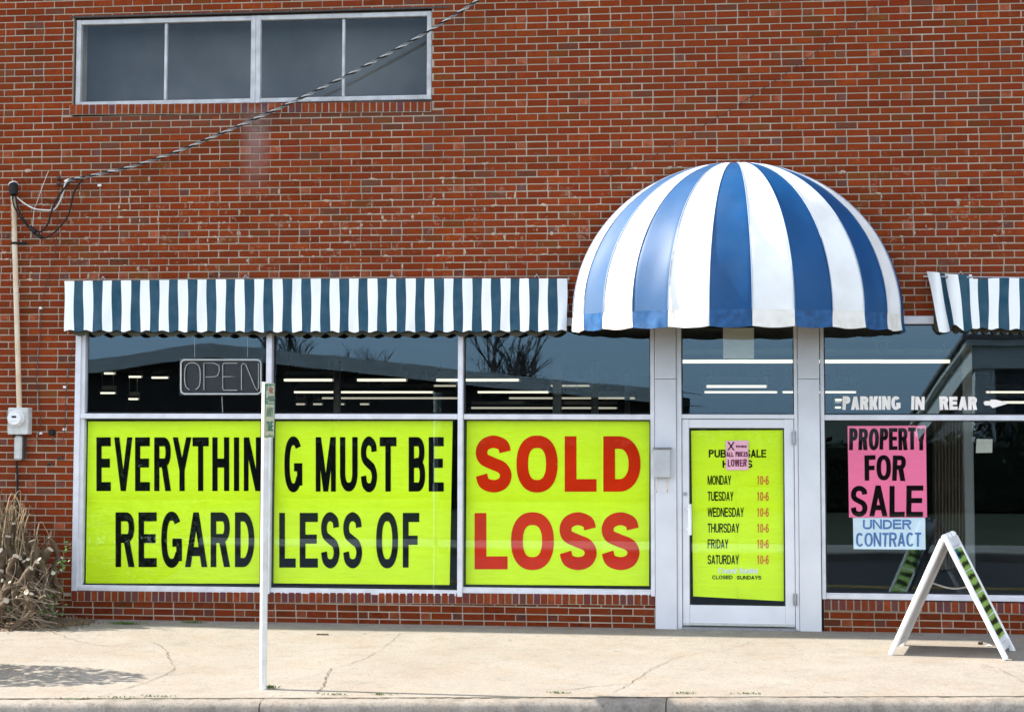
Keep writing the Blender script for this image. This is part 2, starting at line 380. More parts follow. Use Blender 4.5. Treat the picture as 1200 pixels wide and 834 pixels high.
    if ch == 'd': return strip(sup(W/2, xh/2, W/2-a/2, xh/2-b/2, 0, 360, 28), a, b)+r(W-a, 0, W, H)
    if ch == 'a': return strip(sup(W/2, xh/2, W/2-a/2, xh/2-b/2, 0, 360, 28), a, b)+r(W-a, 0, W, xh)
    if ch == 'u': return strip([(a/2, xh), (a/2, xh*.36)]+sup(W/2, xh*.36, W/2-a/2, xh*.36-b/2, 180, 360, 16), a, b)+r(W-a, 0, W, xh)
    if ch in 'n': return r(0, 0, a, xh)+strip(sup(W/2, xh*.6, W/2-a/2, xh*.4-b/2, 180, 0, 16)+[(W-a/2, 0)], a, b)
    if ch == 'm': return r(0, 0, a, xh)+strip(sup(W*.27, xh*.6, W*.25-a/2, xh*.4-b/2, 180, 0, 12)+[(W*.52-a/2, 0)], a, b)+strip(sup(W*.74, xh*.6, W*.26-a/2, xh*.4-b/2, 180, 0, 12)+[(W-a/2, 0)], a, b)
    if ch == 's': return [[(x, y*.73) for x, y in q] for q in glyph('S', W, H, a, b*1.2)]
    if ch == 'y': return pa(W/2-a/2, 0, 0, xh)+pa(W*.28-a/2, -H*.24, W-a, xh)
    raise ValueError(ch)
ADV = dict(A=722, B=722, C=722, D=722, E=667, F=611, G=778, H=722, I=278, K=722, L=611, M=833, N=722, O=778, P=667, R=722, S=667, T=611, U=722, V=667, W=944, X=667, Y=667)
ADV.update({'0': 556, '1': 556, '6': 556, '-': 333, ' ': 278, 'l': 278, 'o': 611, 's': 556, 'e': 556, 'd': 611, 'u': 611, 'n': 611, 'a': 556, 'y': 556, 'c': 556, 'm': 889})
def letter(mb, ch, o, ux, uz, nrm, W, H, a, b, jit=0, base=0):
    """o: lower left corner; ux, uz unit vectors; nrm points to the reader"""
    rot = random.uniform(-jit, jit)*.08; sk = random.uniform(-jit, jit)*.06
    for i, poly in enumerate(glyph(ch, W, H, a, b)):
        P = []
        for x, y in poly:
            x, y = x-W/2+sk*y, y-H/2; x, y = x*math.cos(rot)-y*math.sin(rot)+W/2, x*math.sin(rot)+y*math.cos(rot)+H/2
            P.append(o+ux*x+uz*y+nrm*(base+.00012*(i % 9)))
        mb.face(P)
def text_box(mb, s, x0, y0, x1, y1, Y, stem=.2, bar=.17, jit=0, pen=None):
    """text filling the photo-pixel box (x0,y0)-(x1,y1) on the plane y=Y, facing the street"""
    A = at(x0, y1, Y); B = at(x1, y1, Y); C = at(x0, y0, Y); ux = (B-A); Wt = ux.length; ux.normalize(); uz = C-A; H = uz.length; uz.normalize()
    nrm = Vector((0, -1, 0)); tot = sum(ADV[c] for c in s); gap = .09*667 if len(s) > 1 else 0
    k = Wt/(tot-gap) if len(s) > 1 else Wt/tot
    x = 0
    for c in s:
        adv = ADV[c]*k
        if c != ' ':
            w = adv-gap*k
            st = pen if pen else min(stem*Wt*1000/ (tot-gap)*.72, w*.46)
            br = pen if pen else bar*H
            if c in 'Il' : st = min(st, w)
            letter(mb, c, A+ux*x+uz*(random.uniform(-jit, jit)*.04*H), ux, uz, nrm, w, H*(1+random.uniform(-jit, jit)*.05), st, br, jit)
        x += adv
def word(name, m, parent, *a, **k):
    mb = MB(); text_box(mb, *a, **k); return mb.build(name, m, parent, recalc=False)
def banner_letters(parent, m, items, y0, y1, Y, a_px, b_px):
    for ch, x0, x1 in items:
        mb = MB(); e = .9 if ch in 'SOG' else 0; letter_px(mb, ch, x0, x1, y0-e, y1+e, Y, a_px, b_px); mb.build('letter', m, parent, recalc=False)
def letter_px(mb, ch, x0, x1, y0, y1, Y, a_px=None, b_px=None):
    A = at(x0, y1, Y); B = at(x1, y1, Y); C = at(x0, y0, Y); ux = B-A; W_ = ux.length; uz = C-A; H = uz.length
    k = 1/126.
    letter(mb, ch, A, ux.normalized(), uz.normalized(), Vector((0, -1, 0)), W_, H, a_px*k, b_px*k)

# ================================================================== GROUND
def concrete(name, col, warm, mott=.45):
    m = bpy.data.materials.new(name); t, n, l, p = nodes(m)
    o = n.new('ShaderNodeTexCoord').outputs['Object']
    big = noise(n, l, o, .9, 5, .6); mid = noise(n, l, o, 6, 5, .65); fine = noise(n, l, o, 140, 4, .7)
    c = mixc(n, l, ramp01(n, l, big, .35, .68), col, warm)
    c = mixc(n, l, math_node(n, l, 'MULTIPLY', ramp01(n, l, mid, .50, .74), mott), c, tuple(v*.62 for v in col))
    mp = n.new('ShaderNodeMapping'); mp.inputs['Scale'].default_value = (.6, 1.5, 1); l.new(o, mp.inputs[0])
    st = ramp01(n, l, noise(n, l, mp.outputs[0], 1.7, 5, .6), .5, .8)
    c = mixc(n, l, math_node(n, l, 'MULTIPLY', st, .22), c, (.26, .19, .12))
    k = n.new('ShaderNodeMix'); k.data_type = 'RGBA'; k.blend_type = 'MULTIPLY'; k.inputs[0].default_value = .5
    g = n.new('ShaderNodeValToRGB'); g.color_ramp.elements[0].position = .3; g.color_ramp.elements[0].color = (.35, .33, .30, 1); g.color_ramp.elements[1].position = .62
    g.color_ramp.elements[1].color = (1.1, 1.1, 1.1, 1); l.new(fine, g.inputs[0]); l.new(c, k.inputs[6]); l.new(g.outputs[0], k.inputs[7]); c = k.outputs[2]
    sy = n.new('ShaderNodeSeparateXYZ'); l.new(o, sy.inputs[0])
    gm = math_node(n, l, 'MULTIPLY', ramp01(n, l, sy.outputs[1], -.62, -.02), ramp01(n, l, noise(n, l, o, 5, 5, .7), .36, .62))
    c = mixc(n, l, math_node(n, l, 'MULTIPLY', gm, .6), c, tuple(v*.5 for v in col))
    sp = ramp01(n, l, noise(n, l, o, 13, 2, .4), .715, .74); c = mixc(n, l, math_node(n, l, 'MULTIPLY', sp, .5), c, (.10, .085, .065))
    gr = noise(n, l, o, 45, 5, .75); wp = noise(n, l, o, 2.3, 4, .6)
    c = mixc(n, l, math_node(n, l, 'MULTIPLY', ramp01(n, l, wp, .50, .72), .26), c, (col[0]*.95, col[1]*.70, col[2]*.48))
    c = mixc(n, l, math_node(n, l, 'MULTIPLY', ramp01(n, l, gr, .48, .66), .62), c, tuple(v*.50 for v in col))
    l.new(c, p.inputs['Base Color']); p.inputs['Roughness'].default_value = .9; p.inputs['Specular IOR Level'].default_value = .2
    b = n.new('ShaderNodeBump'); b.inputs['Strength'].default_value = .5; b.inputs['Distance'].default_value = .006
    l.new(math_node(n, l, 'ADD', fine, math_node(n, l, 'MULTIPLY', mid, 2.0)), b.inputs['Height']); l.new(b.outputs[0], p.inputs['Normal'])
    return m
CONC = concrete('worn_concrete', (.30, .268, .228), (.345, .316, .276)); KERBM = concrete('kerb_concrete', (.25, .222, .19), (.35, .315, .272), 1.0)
CRACK = mat('crack_dirt', (.11, .09, .065), .95, .3, 20); ASPH = mat('asphalt', (.042, .042, .044), .9, .25, 30, .4, 200)
YEL = mat('road_yellow_paint', (.55, .33, .03), .7, .2, 20); GRASSM = mat('verge_grass', (.045, .055, .022), .95, .4, 3, .6, 30)
DIRT = mat('dark_soil', (.10, .075, .05), .95, .4, 9, .8, 60)
SLABM = mat('second_concrete', (.40, .37, .31), .9, .15, 2, .3, 80)

kl, kr = gnd(0, 819), gnd(1200, 816)                       # sidewalk / kerb joint, not quite parallel to the facade
def kerb_y(x): return kl.y + (kr.y-kl.y)*(x-kl.x)/(kr.x-kl.x)
XL, XR = -12.0, 12.0
mb = MB()
nx, ny = 96, 26; rows = []
for j in range(ny+1):
    row = []
    for i in range(nx+1):
        x = XL+(XR-XL)*i/nx; ky = kerb_y(x); y = .0+(ky)*j/ny
        bump = .002*math.sin(x*1.3+y*2)*math.sin(y*1.7) + random.uniform(-.0008, .0008)
        row.append((x, y + (.12 if j == 0 else 0), ground_z(y)+(bump if 0 < j < ny else 0)))
    rows.append(row)
mb.grid(rows)
def crack(pts, w, Y4=.004):
    P = spline([gnd(*p) for p in pts], 9); L = []
    for k, p in enumerate(P):
        q = P[min(k+1, len(P)-1)]-P[max(k-1, 0)]; nn = Vector((-q.y, q.x, 0)).normalized(); ww = w*.36*random.uniform(.25, 1.3)
        j = Vector((random.uniform(-.012, .012), random.uniform(-.03, .03), .0055))
        L.append((p+nn*ww+j, p-nn*ww+j))
    for k in range(len(L)-1): mb.face([L[k][0], L[k][1], L[k+1][1], L[k+1][0]], 1)
for pts, w in (([(180, 753), (193, 760), (200, 775), (204, 783), (180, 796), (150, 806), (118, 816)], .010), ([(387, 783), (382, 795), (377, 806), (372, 812)], .014),
               ([(470, 742), (440, 765), (410, 778), (388, 784)], .006), ([(60, 740), (95, 752), (130, 758)], .009), ([(785, 773), (760, 786), (735, 803), (718, 811)], .008),
               ([(640, 811), (690, 805), (735, 801)], .012), ([(880, 752), (850, 762), (820, 765), (787, 772)], .006), ([(130, 758), (165, 752), (180, 752)], .005),
               ([(905, 800), (1000, 803), (1100, 800), (1200, 806)], .004), ([(1150, 778), (1175, 786), (1200, 800)], .005), ([(925, 756), (932, 760), (940, 763)], .006)):
    crack(pts, w)
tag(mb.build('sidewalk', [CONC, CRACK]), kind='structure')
# joint dirt + kerb with rounded nose
mb = MB(); rows = []
for i in range(481):
    x = XL+(XR-XL)*i/480; y = kerb_y(x); w = .014+.026*abs(math.sin(i*1.7))*random.random()
    rows.append([(x, y+w, ground_z(y)+.005), (x, y-w*.6-.01, ground_z(y)+.003)])
mb.grid(rows); tag(mb.build('kerb_joint', mat('joint_dirt', (.05, .043, .03), .95, .4, 20)), kind='structure')
mb = MB()
KW, KH = .17, .16
cuts = [XL]+[gnd(p, 815).x for p in (-260, 316, 783)]+[XR]
for a, b_ in zip(cuts[:-1], cuts[1:]):
    rows = []; n = max(8, int((b_-a)/.05))
    for i in range(n+1):
        x = a+.004+(b_-a-.008)*i/n; y = kerb_y(x)-.012; z = ground_z(y)+random.uniform(-.003, .003); y += random.uniform(-.003, .003)
        rows.append([(x, y, z-.3), (x, y, z-.003), (x, y-.02, z+.004), (x, y-KW+.05, z-.002), (x, y-KW+.02, z-.012), (x, y-KW, z-.04), (x, y-KW-.015, z-KH), (x, y-KW-.015, z-.35)])
    mb.grid(rows, 0, True)
    for r in (rows[0], rows[-1]): mb.face(r)
tag(mb.build('kerb', KERBM), kind='structure')
RZ = ground_z(-4.5)-.165                                     # road level
mb = MB(); mb.face([(-60, -3.2, RZ), (60, -3.2, RZ), (60, -13.4, RZ), (-60, -13.4, RZ)])
for yy in (-8.45, -8.65): mb.face([(-60, yy, RZ+.004), (60, yy, RZ+.004), (60, yy-.1, RZ+.004), (-60, yy-.1, RZ+.004)], 1)
tag(mb.build('road', [ASPH, YEL]), kind='structure')
mb = MB(); mb.box(-60, 60, -13.57, -13.4, RZ-.2, RZ+.14, 0, .02); tag(mb.build('far_kerb', KERBM), kind='structure')
mb = MB(); mb.face([(-60, -13.57, RZ+.13), (60, -13.57, RZ+.13), (60, -15.2, RZ+.15), (-60, -15.2, RZ+.15)]); tag(mb.build('far_sidewalk', SLABM), kind='structure')
mb = MB(); mb.face([(-60, -15.2, RZ+.145), (60, -15.2, RZ+.145), (60, -26, RZ+.25), (-60, -26, RZ+.25)]); mb.face([(-60, -26, RZ+.25), (60, -26, RZ+.25), (60, -60, RZ+.3), (-60, -60, RZ+.3)])
tag(mb.build('verge', GRASSM), kind='structure')
mb = MB(); g = 900; zz = RZ-.06
mb.face([(-g, -g, zz), (g, -g, zz), (g, g, zz), (-g, g, zz)]); tag(mb.build('ground', GRASSM), kind='structure')
# planting strip left of the frame of the shop front
p0, p1 = gnd(78, 727), gnd(0, 744)

# ================================================================== BUILDING
bld = empty('storefront_building', (0, 0, 0), 'red brick shop building with white framed display windows and glass door', 'building')
COURSE = .06689; Z0 = 4.489; TOP = 7.05
BW = .1993
hdr_x = X(611, 172)
SFL, SFR = X(86.3, 540), X(767.8, 560)
DRR = X(964.0, 560)
SFB_L = Z(90, 692.3); SFB_R = Z(765, 696.2); SFB = (SFB_L+SFB_R)/2
RB = Z(1000, 702.6); RBB = Z(1190, 709.4)
HEAD = 2.86
ROWL = .098
UWL, UWR = X(85.5, 70), X(506, 70); UWT = Z(297, 14.2); UWB = Z(297, 121)
WR = 7.6                                                 # right end of the right display window, outside the frame
opens = [(UWL, UWR, UWB-.098, UWT), (SFL, SFR, SFB-ROWL+.03, HEAD), (SFR-.001, DRR, -.3, HEAD), (DRR-.001, WR, RB-ROWL+.01, HEAD)]
def palette(header):
    r = random.random()
    if header:
        if r < .38: c = (.46, .155, .085)
        elif r < .60: c = (.14, .092, .092)
        elif r < .72: c = (.19, .085, .05)
        else: c = (.30, .048, .016)
    else:
        if r < .022: c = (.13, .075, .055)
        elif r < .07: c = (.20, .075, .022)
        elif r < .27: c = (.235, .050, .014)
        elif r < .62: c = (.275, .049, .012)
        elif r < .88: c = (.31, .063, .014)
        else: c = (.25, .040, .014)
    k = random.uniform(.70, 1.08)*(1 if random.random() > .10 else .72); return (c[0]*k*.86, c[1]*k*.76, c[2]*k*.68)
def clip(rects, op):
    out = []
    for (x0, x1, z0, z1) in rects:
        ox0, ox1, oz0, oz1 = op
        if x1 <= ox0+1e-4 or x0 >= ox1-1e-4 or z1 <= oz0+1e-4 or z0 >= oz1-1e-4: out.append((x0, x1, z0, z1)); continue
        if oz0 <= z0+.012 and oz1 >= z1-.012:
            if x0 < ox0: out.append((x0, ox0-.003, z0, z1))
            if x1 > ox1: out.append((ox1+.003, x1, z0, z1))
        elif oz0 > z0+.012: out.append((x0, x1, z0, oz0-.004))
        else: out.append((x0, x1, oz1+.004, z1))
    return [r for r in out if r[1]-r[0] > .012 and r[3]-r[2] > .012]
mb = MB(); JT = .0118
kmin = int((-.25-Z0)/COURSE); kmax = int((TOP-Z0)/COURSE)
def brick(mb, x0, x1, z0, z1, col, y=0.0, mi=0, d=.06):
    j = lambda s=.0016: random.uniform(-s, s)
    yy = y+random.uniform(-.0022, .0022)
    x0 += j(); x1 += j(); z0 += j(.0012); z1 += j(.0012)
    e = .0035; i = len(mb.v); t = j(.0018); u = j(.0018)
    mb.v += [(x0, yy+d, z0), (x1, yy+d, z0), (x1, yy+d, z1), (x0, yy+d, z1),
             (x0, yy+e, z0), (x1, yy+e+t, z0), (x1, yy+e+t, z1), (x0, yy+e, z1),
             (x0+e, yy, z0+e), (x1-e, yy+t, z0+e), (x1-e, yy+t+u, z1-e), (x0+e, yy+u, z1-e)]
    for q in ((0, 1, 5, 4), (1, 2, 6, 5), (2, 3, 7, 6), (3, 0, 4, 7), (4, 5, 9, 8), (5, 6, 10, 9), (6, 7, 11, 10), (7, 4, 8, 11), (8, 9, 10, 11)):
        mb.f.append(tuple(i+a for a in q)); mb.m.append(mi); mb.sm.append(False); mb.c.append(col)
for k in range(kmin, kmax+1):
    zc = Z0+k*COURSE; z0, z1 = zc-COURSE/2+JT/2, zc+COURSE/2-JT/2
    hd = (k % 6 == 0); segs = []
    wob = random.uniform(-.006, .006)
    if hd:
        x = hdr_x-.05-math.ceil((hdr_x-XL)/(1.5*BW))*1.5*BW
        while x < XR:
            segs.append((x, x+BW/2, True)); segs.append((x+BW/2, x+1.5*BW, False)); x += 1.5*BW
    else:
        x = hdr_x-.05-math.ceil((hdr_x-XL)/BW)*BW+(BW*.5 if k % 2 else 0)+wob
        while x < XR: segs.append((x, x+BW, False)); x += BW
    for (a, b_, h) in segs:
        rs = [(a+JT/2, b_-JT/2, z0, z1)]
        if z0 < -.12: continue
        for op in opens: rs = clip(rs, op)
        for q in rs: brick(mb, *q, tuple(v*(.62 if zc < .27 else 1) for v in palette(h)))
# mortar plane with the openings left out, and the reveals
xs = sorted({XL, XR, *[v for o in opens for v in o[:2]]}); zs = sorted({-.3, TOP, *[v for o in opens for v in o[2:]]})
for i in range(len(xs)-1):
    for j in range(len(zs)-1):
        cx, cz = (xs[i]+xs[i+1])/2, (zs[j]+zs[j+1])/2
        if xs[i+1]-xs[i] < .003 or any(o[0] < cx < o[1] and o[2] < cz < o[3] for o in opens): continue
        mb.face([(xs[i], .0065, zs[j]), (xs[i+1], .0065, zs[j]), (xs[i+1], .0065, zs[j+1]), (xs[i], .0065, zs[j+1])], 1)
def reveal(x0, x1, z0, z1, D=.14, mi=1):
    for q in ([(x0, .0065, z0), (x0, .0065, z1), (x0, D, z1), (x0, D, z0)], [(x1, .0065, z0), (x1, .0065, z1), (x1, D, z1), (x1, D, z0)],
              [(x0, .0065, z0), (x1, .0065, z0), (x1, D, z0), (x0, D, z0)], [(x0, .0065, z1), (x1, .0065, z1), (x1, D, z1), (x0, D, z1)]): mb.face(q, 1)
reveal(UWL, UWR, UWB-.098, UWT, .44); reveal(SFL, SFR, SFB-ROWL+.03, HEAD); reveal(DRR, WR, RB-ROWL+.01, HEAD)
rm = random.Random(12)                                     # mortar squeezed out over the joints above the awnings
for _ in range(330):
    x = rm.uniform(-5.2, 4.6); z = min(4.35, max(3.28, rm.gauss(3.72, .28))); kk = round((z-Z0)/COURSE-.5); zj = Z0+(kk+.5)*COURSE
    vert = rm.random() < .28; L = rm.uniform(.015, .055) if not vert else rm.uniform(.008, .014); hgt = rm.uniform(.007, .016) if not vert else rm.uniform(.02, .036)
    if vert: zj += COURSE/2; x = hdr_x-.05+round((x-hdr_x)/(BW/2))*BW/2+rm.uniform(-.012, .012)
    if any(q_[0]-.06 < x < q_[1]+.06 and q_[2]-.12 < zj < q_[3]+.05 for q_ in opens): continue
    n_ = 11; P = []
    for i_ in range(n_):
        t_ = 2*math.pi*i_/n_; r_ = rm.uniform(.55, 1.15); P.append((x+L*r_*math.cos(t_), zj+rm.uniform(-.004, .004)+hgt*r_*math.sin(t_)))
    cy_ = -.0035-rm.uniform(0, .003)
    for i_ in range(n_):
        a_, b2_ = P[i_], P[(i_+1) % n_]; mb.face([(x, cy_, zj), (a_[0], .0005, a_[1]), (b2_[0], .0005, b2_[1])][::-1], 1)
mb.build('brick_wall', [BRICK, MORTAR], bld, recalc=False, attr=True)
def rowlock(name, x0, x1, ztop_l, ztop_r, parent, h=.092, y=-.012, dark=.4):
    mb = MB(); n = round((x1-x0)/.0667); w = (x1-x0)/n
    for k in range(n):
        xa = x0+k*w; zt = ztop_l+(ztop_r-ztop_l)*(k+.5)/n
        c = (.105, .05, .062) if random.random() < dark else random.choice([(.24, .052, .02), (.19, .042, .02), (.29, .068, .022), (.21, .04, .02)])
        c = tuple(v*random.uniform(.85, 1.15) for v in c)
        brick(mb, xa+.0068, xa+w-.0068, zt-h, zt, c, y, 0, .10)
    mb.face([(x0, y+.008, ztop_l-h-.006), (x1, y+.008, ztop_r-h-.006), (x1, y+.008, ztop_r-.003), (x0, y+.008, ztop_l-.003)], 1)
    mb.face([(x0, y+.008, ztop_l-.003), (x1, y+.008, ztop_r-.003), (x1, .12, ztop_r-.003), (x0, .12, ztop_l-.003)], 1)
    mb.face([(x0, y+.008, ztop_l-h-.006), (x1, y+.008, ztop_r-h-.006), (x1, .12, ztop_r-h-.006), (x0, .12, ztop_l-h-.006)], 1)
    return mb.build(name, [BRICK, MORTAR], parent, recalc=False, attr=True)
rowlock('brick_sill', SFL, SFR, SFB_L, SFB_R, bld); rowlock('brick_sill', DRR, WR, RB, RB-.02, bld)
# shell of the building: flanks, back, roof
mb = MB(); IN = 24.0
mb.box(XL, XL+.25, .07, IN, -.3, TOP, 0); mb.box(XR-.25, XR, .07, IN, -.3, TOP, 0); mb.box(XL, XR, IN, IN+.25, -.3, TOP, 0)
mb.build('side_walls', MORTAR, bld)
mb = MB(); mb.box(XL-.05, XR+.05, -.03, IN+.3, TOP, TOP+.12, 0, .01); mb.build('roof', ROOFM, bld)
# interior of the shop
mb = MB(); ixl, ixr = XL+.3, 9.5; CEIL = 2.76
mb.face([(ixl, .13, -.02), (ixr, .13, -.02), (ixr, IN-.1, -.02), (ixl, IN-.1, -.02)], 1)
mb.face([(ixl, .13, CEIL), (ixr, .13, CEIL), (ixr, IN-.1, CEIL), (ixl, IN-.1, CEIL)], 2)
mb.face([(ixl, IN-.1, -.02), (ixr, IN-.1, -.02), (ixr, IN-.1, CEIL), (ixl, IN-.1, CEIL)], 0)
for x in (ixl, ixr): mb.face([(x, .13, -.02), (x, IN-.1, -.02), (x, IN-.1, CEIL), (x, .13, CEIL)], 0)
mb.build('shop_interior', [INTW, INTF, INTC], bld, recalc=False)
for px, Yc, wpx in ((653, 9.0, 10), (697, 13.0, 8), (735, 18.0, 6), (1134, 5.0, 11), (395, 12, 8)):
    x = X(px, 480, Yc); w = wpx/2400*(19.05+Yc)/2; mb = MB(); mb.box(x-w, x+w, Yc-w, Yc+w, -.02, CEIL-.005, 0, .01); mb.build('column', COLM, bld)

# ---- upper windows
def frame_box(mb, x0, x1, z0, z1, t, y0, y1, mi=0, tb=None):
    tb = tb or t
    mb.box(x0, x0+t, y0, y1, z0, z1, mi, .004); mb.box(x1-t, x1, y0, y1, z0, z1, mi, .004)
    mb.box(x0+t-.0005, x1-t+.0005, y0+.002, y1, z1-t, z1-.002, mi, .004); mb.box(x0+t-.0005, x1-t+.0005, y0+.002, y1, z0+.002, z0+tb, mi, .004)
uw_edges = [(UWL+.022, X(298.5, 68)), (X(298.5, 68)+.001, UWR-.006)]
for (a, b_) in uw_edges:
    zt, zb = UWT-.03, UWB+.005
    mb = MB(); frame_box(mb, a, b_, zb, zt, .047, .025, .085, 0, .046)
    fr = mb.build('upper_window', ALU_UP, bld); mid = (a+b_)/2
    mb = MB(); mb.box(mid-.013, mid+.013, .038, .08, zb+.051, zt-.053, 0, .004); mb.build('mullion', ALU_UP, fr)
    mb = MB()
    for (xa, xb) in ((a+.054, mid-.014), (mid+.014, b_-.054)):
        mb2 = MB(); mb2.box(xa, xb, .055, .060, zb+.052, zt-.054); mb2.build('glass_pane', GLASS_UP, fr)
    if a < UWL+.1: mb.box(UWL-.25, UWR+.1, .40, .404, zb-.05, zt+.1); mb.build('blind', SCREEN, fr)
    for k in range(8):
        mb = MB(); xx = a+.1+(b_-a-.2)*k/7; mb.box(xx-.008, xx+.008, .019, .027, zb+.012, zb+.026); mb.build('weep_clip', GREY, fr)
rowlock('brick_sill', X(82, 128), X(505.5, 126), Z(82, 123.2), Z(505.5, 119.6), bld, .092, -.02, .2)
mb = MB(); mb.box(UWL-.03, X(527, 8), -.004, .1, UWT-.012, UWT+.006); mb.build('steel_lintel', STEEL, bld)
mb = MB(); mb.box(UWL, UWR, .44, .6, UWB-.15, UWT+.1); mb.build('blackout_board', DARKSEAL, bld)

# ---- display windows
YF, YG = -.012, .055                        # frame face, glass plane
RAILT, RAILB = Z(540, 485.0), Z(540, 491.3)
def display(x0, x1, jl, jr, bt0, bt1, pane_gap=True, rail=True):
    """one bay: members at its left, right (may be 0), head, rail and foot"""
    mb = MB(); bot = bt0; bh = .045
    if jl: mb.box(x0, x0+jl, YF, .09, bot, HEAD, 0, .004)
    if jr: mb.box(x1-jr, x1, YF-.02, .09, bot, HEAD, 0, .004)
    xa, xb = x0+jl, x1-jr
    mb.box(xa-.0005, xb+.0005, YF+.003, .09, bot+.002, bot+bh, 0, .006)
    mb.box(xa-.0005, xb+.0005, YF+.022, .088, bot+bh-.001, bot+bh+.012, 0, .003)
    mb.box(xa-.0005, xb+.0005, YF+.003, .09, RAILB, RAILT, 0, .006)
    mb.box(xa-.0005, xb+.0005, YF+.003, .09, HEAD-.075, HEAD-.002, 0, .006)
    fr = mb.build('display_window', ALU, bld)
    mb = MB(); g = .011
    for (za, zb) in ((bot+bh+.0125, RAILB-.001), (RAILT+.001, HEAD-.076)):
        frame_box(mb, xa+.0005, xb-.0005, za, zb, g, YG-.018, YG+.02)
    mb.build('gasket', DARKSEAL, fr)
    for (za, zb) in ((bot+bh+.013, RAILB-.001), (RAILT+.001, HEAD-.077)):
        mb = MB(); mb.box(xa+.003, xb-.003, YG, YG+.006, za, zb); mb.build('glass_pane', GLASS, fr)
    return fr
m1a, m1b = X(311.6, 540), X(318.2, 540); m2a, m2b = X(536.8, 540), X(542.7, 540)
jw = X(97.6, 540)-SFL
f1 = display(SFL+.002, m1b, jw-.04, m1b-m1a, SFB_L+.002, 0)
mb = MB(); mb.box(SFL+jw-.042, SFL+jw, YF+.02, .09, SFB_L+.05, HEAD-.08, 0, .004); mb.build('inner_jamb', ALU, f1)
display(m1b+.0005, m2b, 0, m2b-m2a, SFB_L+.001, 0)
jx = X(763.0, 560)
display(m2b+.0005, SFR-.002, 0, SFR-jx, (SFB_L+SFB_R*2)/3, 0)
RWL = X(966.8, 580)
display(X(961.9, 560)+.001, WR-.002, RWL-X(961.9, 560), .05, RB+.002, 0)

# ---- door bay
P1a, P1b = X(768, 590), X(793.2, 590); P2a, P2b = X(936.2, 590), X(961.7, 590)
for (a, b_) in ((P1a, P1b), (P2a, P2b)):
    mb = MB(); zs_ = Z(780, 444)
    mb.box(a+.001, b_-.001, -.035, .09, -.02, zs_-.0015, 0, .004); mb.box(a+.001, b_-.001, -.035, .09, zs_+.0015, HEAD, 0, .004)
    mb.build('pier_panel', PIER, bld)
mb = MB(); D0, D1 = X(799.6, 590), X(931.0, 590)
mb.box(P1b+.001, D0-.004, -.015, .09, -.02, HEAD, 0, .005); mb.box(D1+.004, P2a-.001, -.015, .09, -.02, HEAD, 0, .005)
dz1 = Z(860, 491.0); tr0 = Z(860, 485.3)
mb.box(D0-.0045, D1+.0045, -.013, .088, dz1+.004, tr0, 0, .005); mb.box(D0-.0045, D1+.0045, -.013, .088, HEAD-.07, HEAD, 0, .005)
df = mb.build('door_frame', ALU2, bld)
mb = MB(); mb.box(D0-.003, D1+.003, YG, YG+.006, tr0+.001, HEAD-.071); mb.build('glass_pane', GLASS, df)
mb = MB(); frame_box(mb, D0-.003, D1+.003, tr0+.001, HEAD-.071, .008, YG-.015, YG+.02); mb.build('gasket', DARKSEAL, df)
mb = MB(); gl0, gl1 = X(807.8, 600), X(919.7, 600); gz1, gz0 = Z(860, 501.3), Z(860, 709.2); db = Z(860, 733.8)
mb.box(D0, gl0, 0, .05, db, dz1, 0, .005); mb.box(gl1, D1, 0, .05, db, dz1, 0, .005)
mb.box(gl0-.0005, gl1+.0005, .002, .048, gz1, dz1-.002, 0, .005); mb.box(gl0-.0005, gl1+.0005, .002, .048, db+.002, gz0, 0, .005)
dr = mb.build('door', ALU2, bld)
mb = MB(); frame_box(mb, gl0+.0005, gl1-.0005, gz0+.0005, gz1-.0005, .010, .012, .046); mb.build('gasket', DARKSEAL, dr)
mb = MB(); mb.box(gl0+.003, gl1-.003, .025, .031, gz0+.003, gz1-.003); mb.build('glass_pane', GLASS, dr)
hx = X(809, 608); mb = MB(); mb.tube([(hx, -.075, Z(809, 626)), (hx, -.075, Z(809, 590))], .017, 10)
for py in (596.5, 620): mb.tube([(hx-.008, -.075, Z(806, py)), (X(804, py)+.006, .002, Z(806, py))], .011, 8)
mb.build('pull_handle', PLASTW, dr)
mb = MB(); mb.tube([(X(803, 579), -.012, Z(803, 578.5)), (X(803, 579), .002, Z(803, 578.5))], .018, 14); mb.build('lock', METAL, dr)
for (py0, py1) in ((505, 521), (695, 709)):
    mb = MB(); z0, z1 = Z(930, py1), Z(930, py0); n = 5
    for k in range(n): mb.tube([(D1+.002, -.022, z0+(z1-z0)*k/n+.002), (D1+.002, -.022, z0+(z1-z0)*(k+1)/n-.002)], .011, 8)
    mb.box(D1-.02, D1+.02, -.0165, -.0135, z0, z1); mb.build('hinge', METAL, dr)
mb = MB(); mb.box(D0+.01, D1-.01, -.006, .002, db+.008, db+.03); mb.build('door_sweep', GREY, dr)
mb = MB(); mb.box(D0-.003, D1+.003, -.05, .1, -.03, db-.004, 0, .005); mb.build('threshold', METAL, bld)
mb = MB(); mb.box(SFL, WR, .012, .14, HEAD+.001, HEAD+.03, 0, .004); mb.build('window_head_trim', ALU, bld)

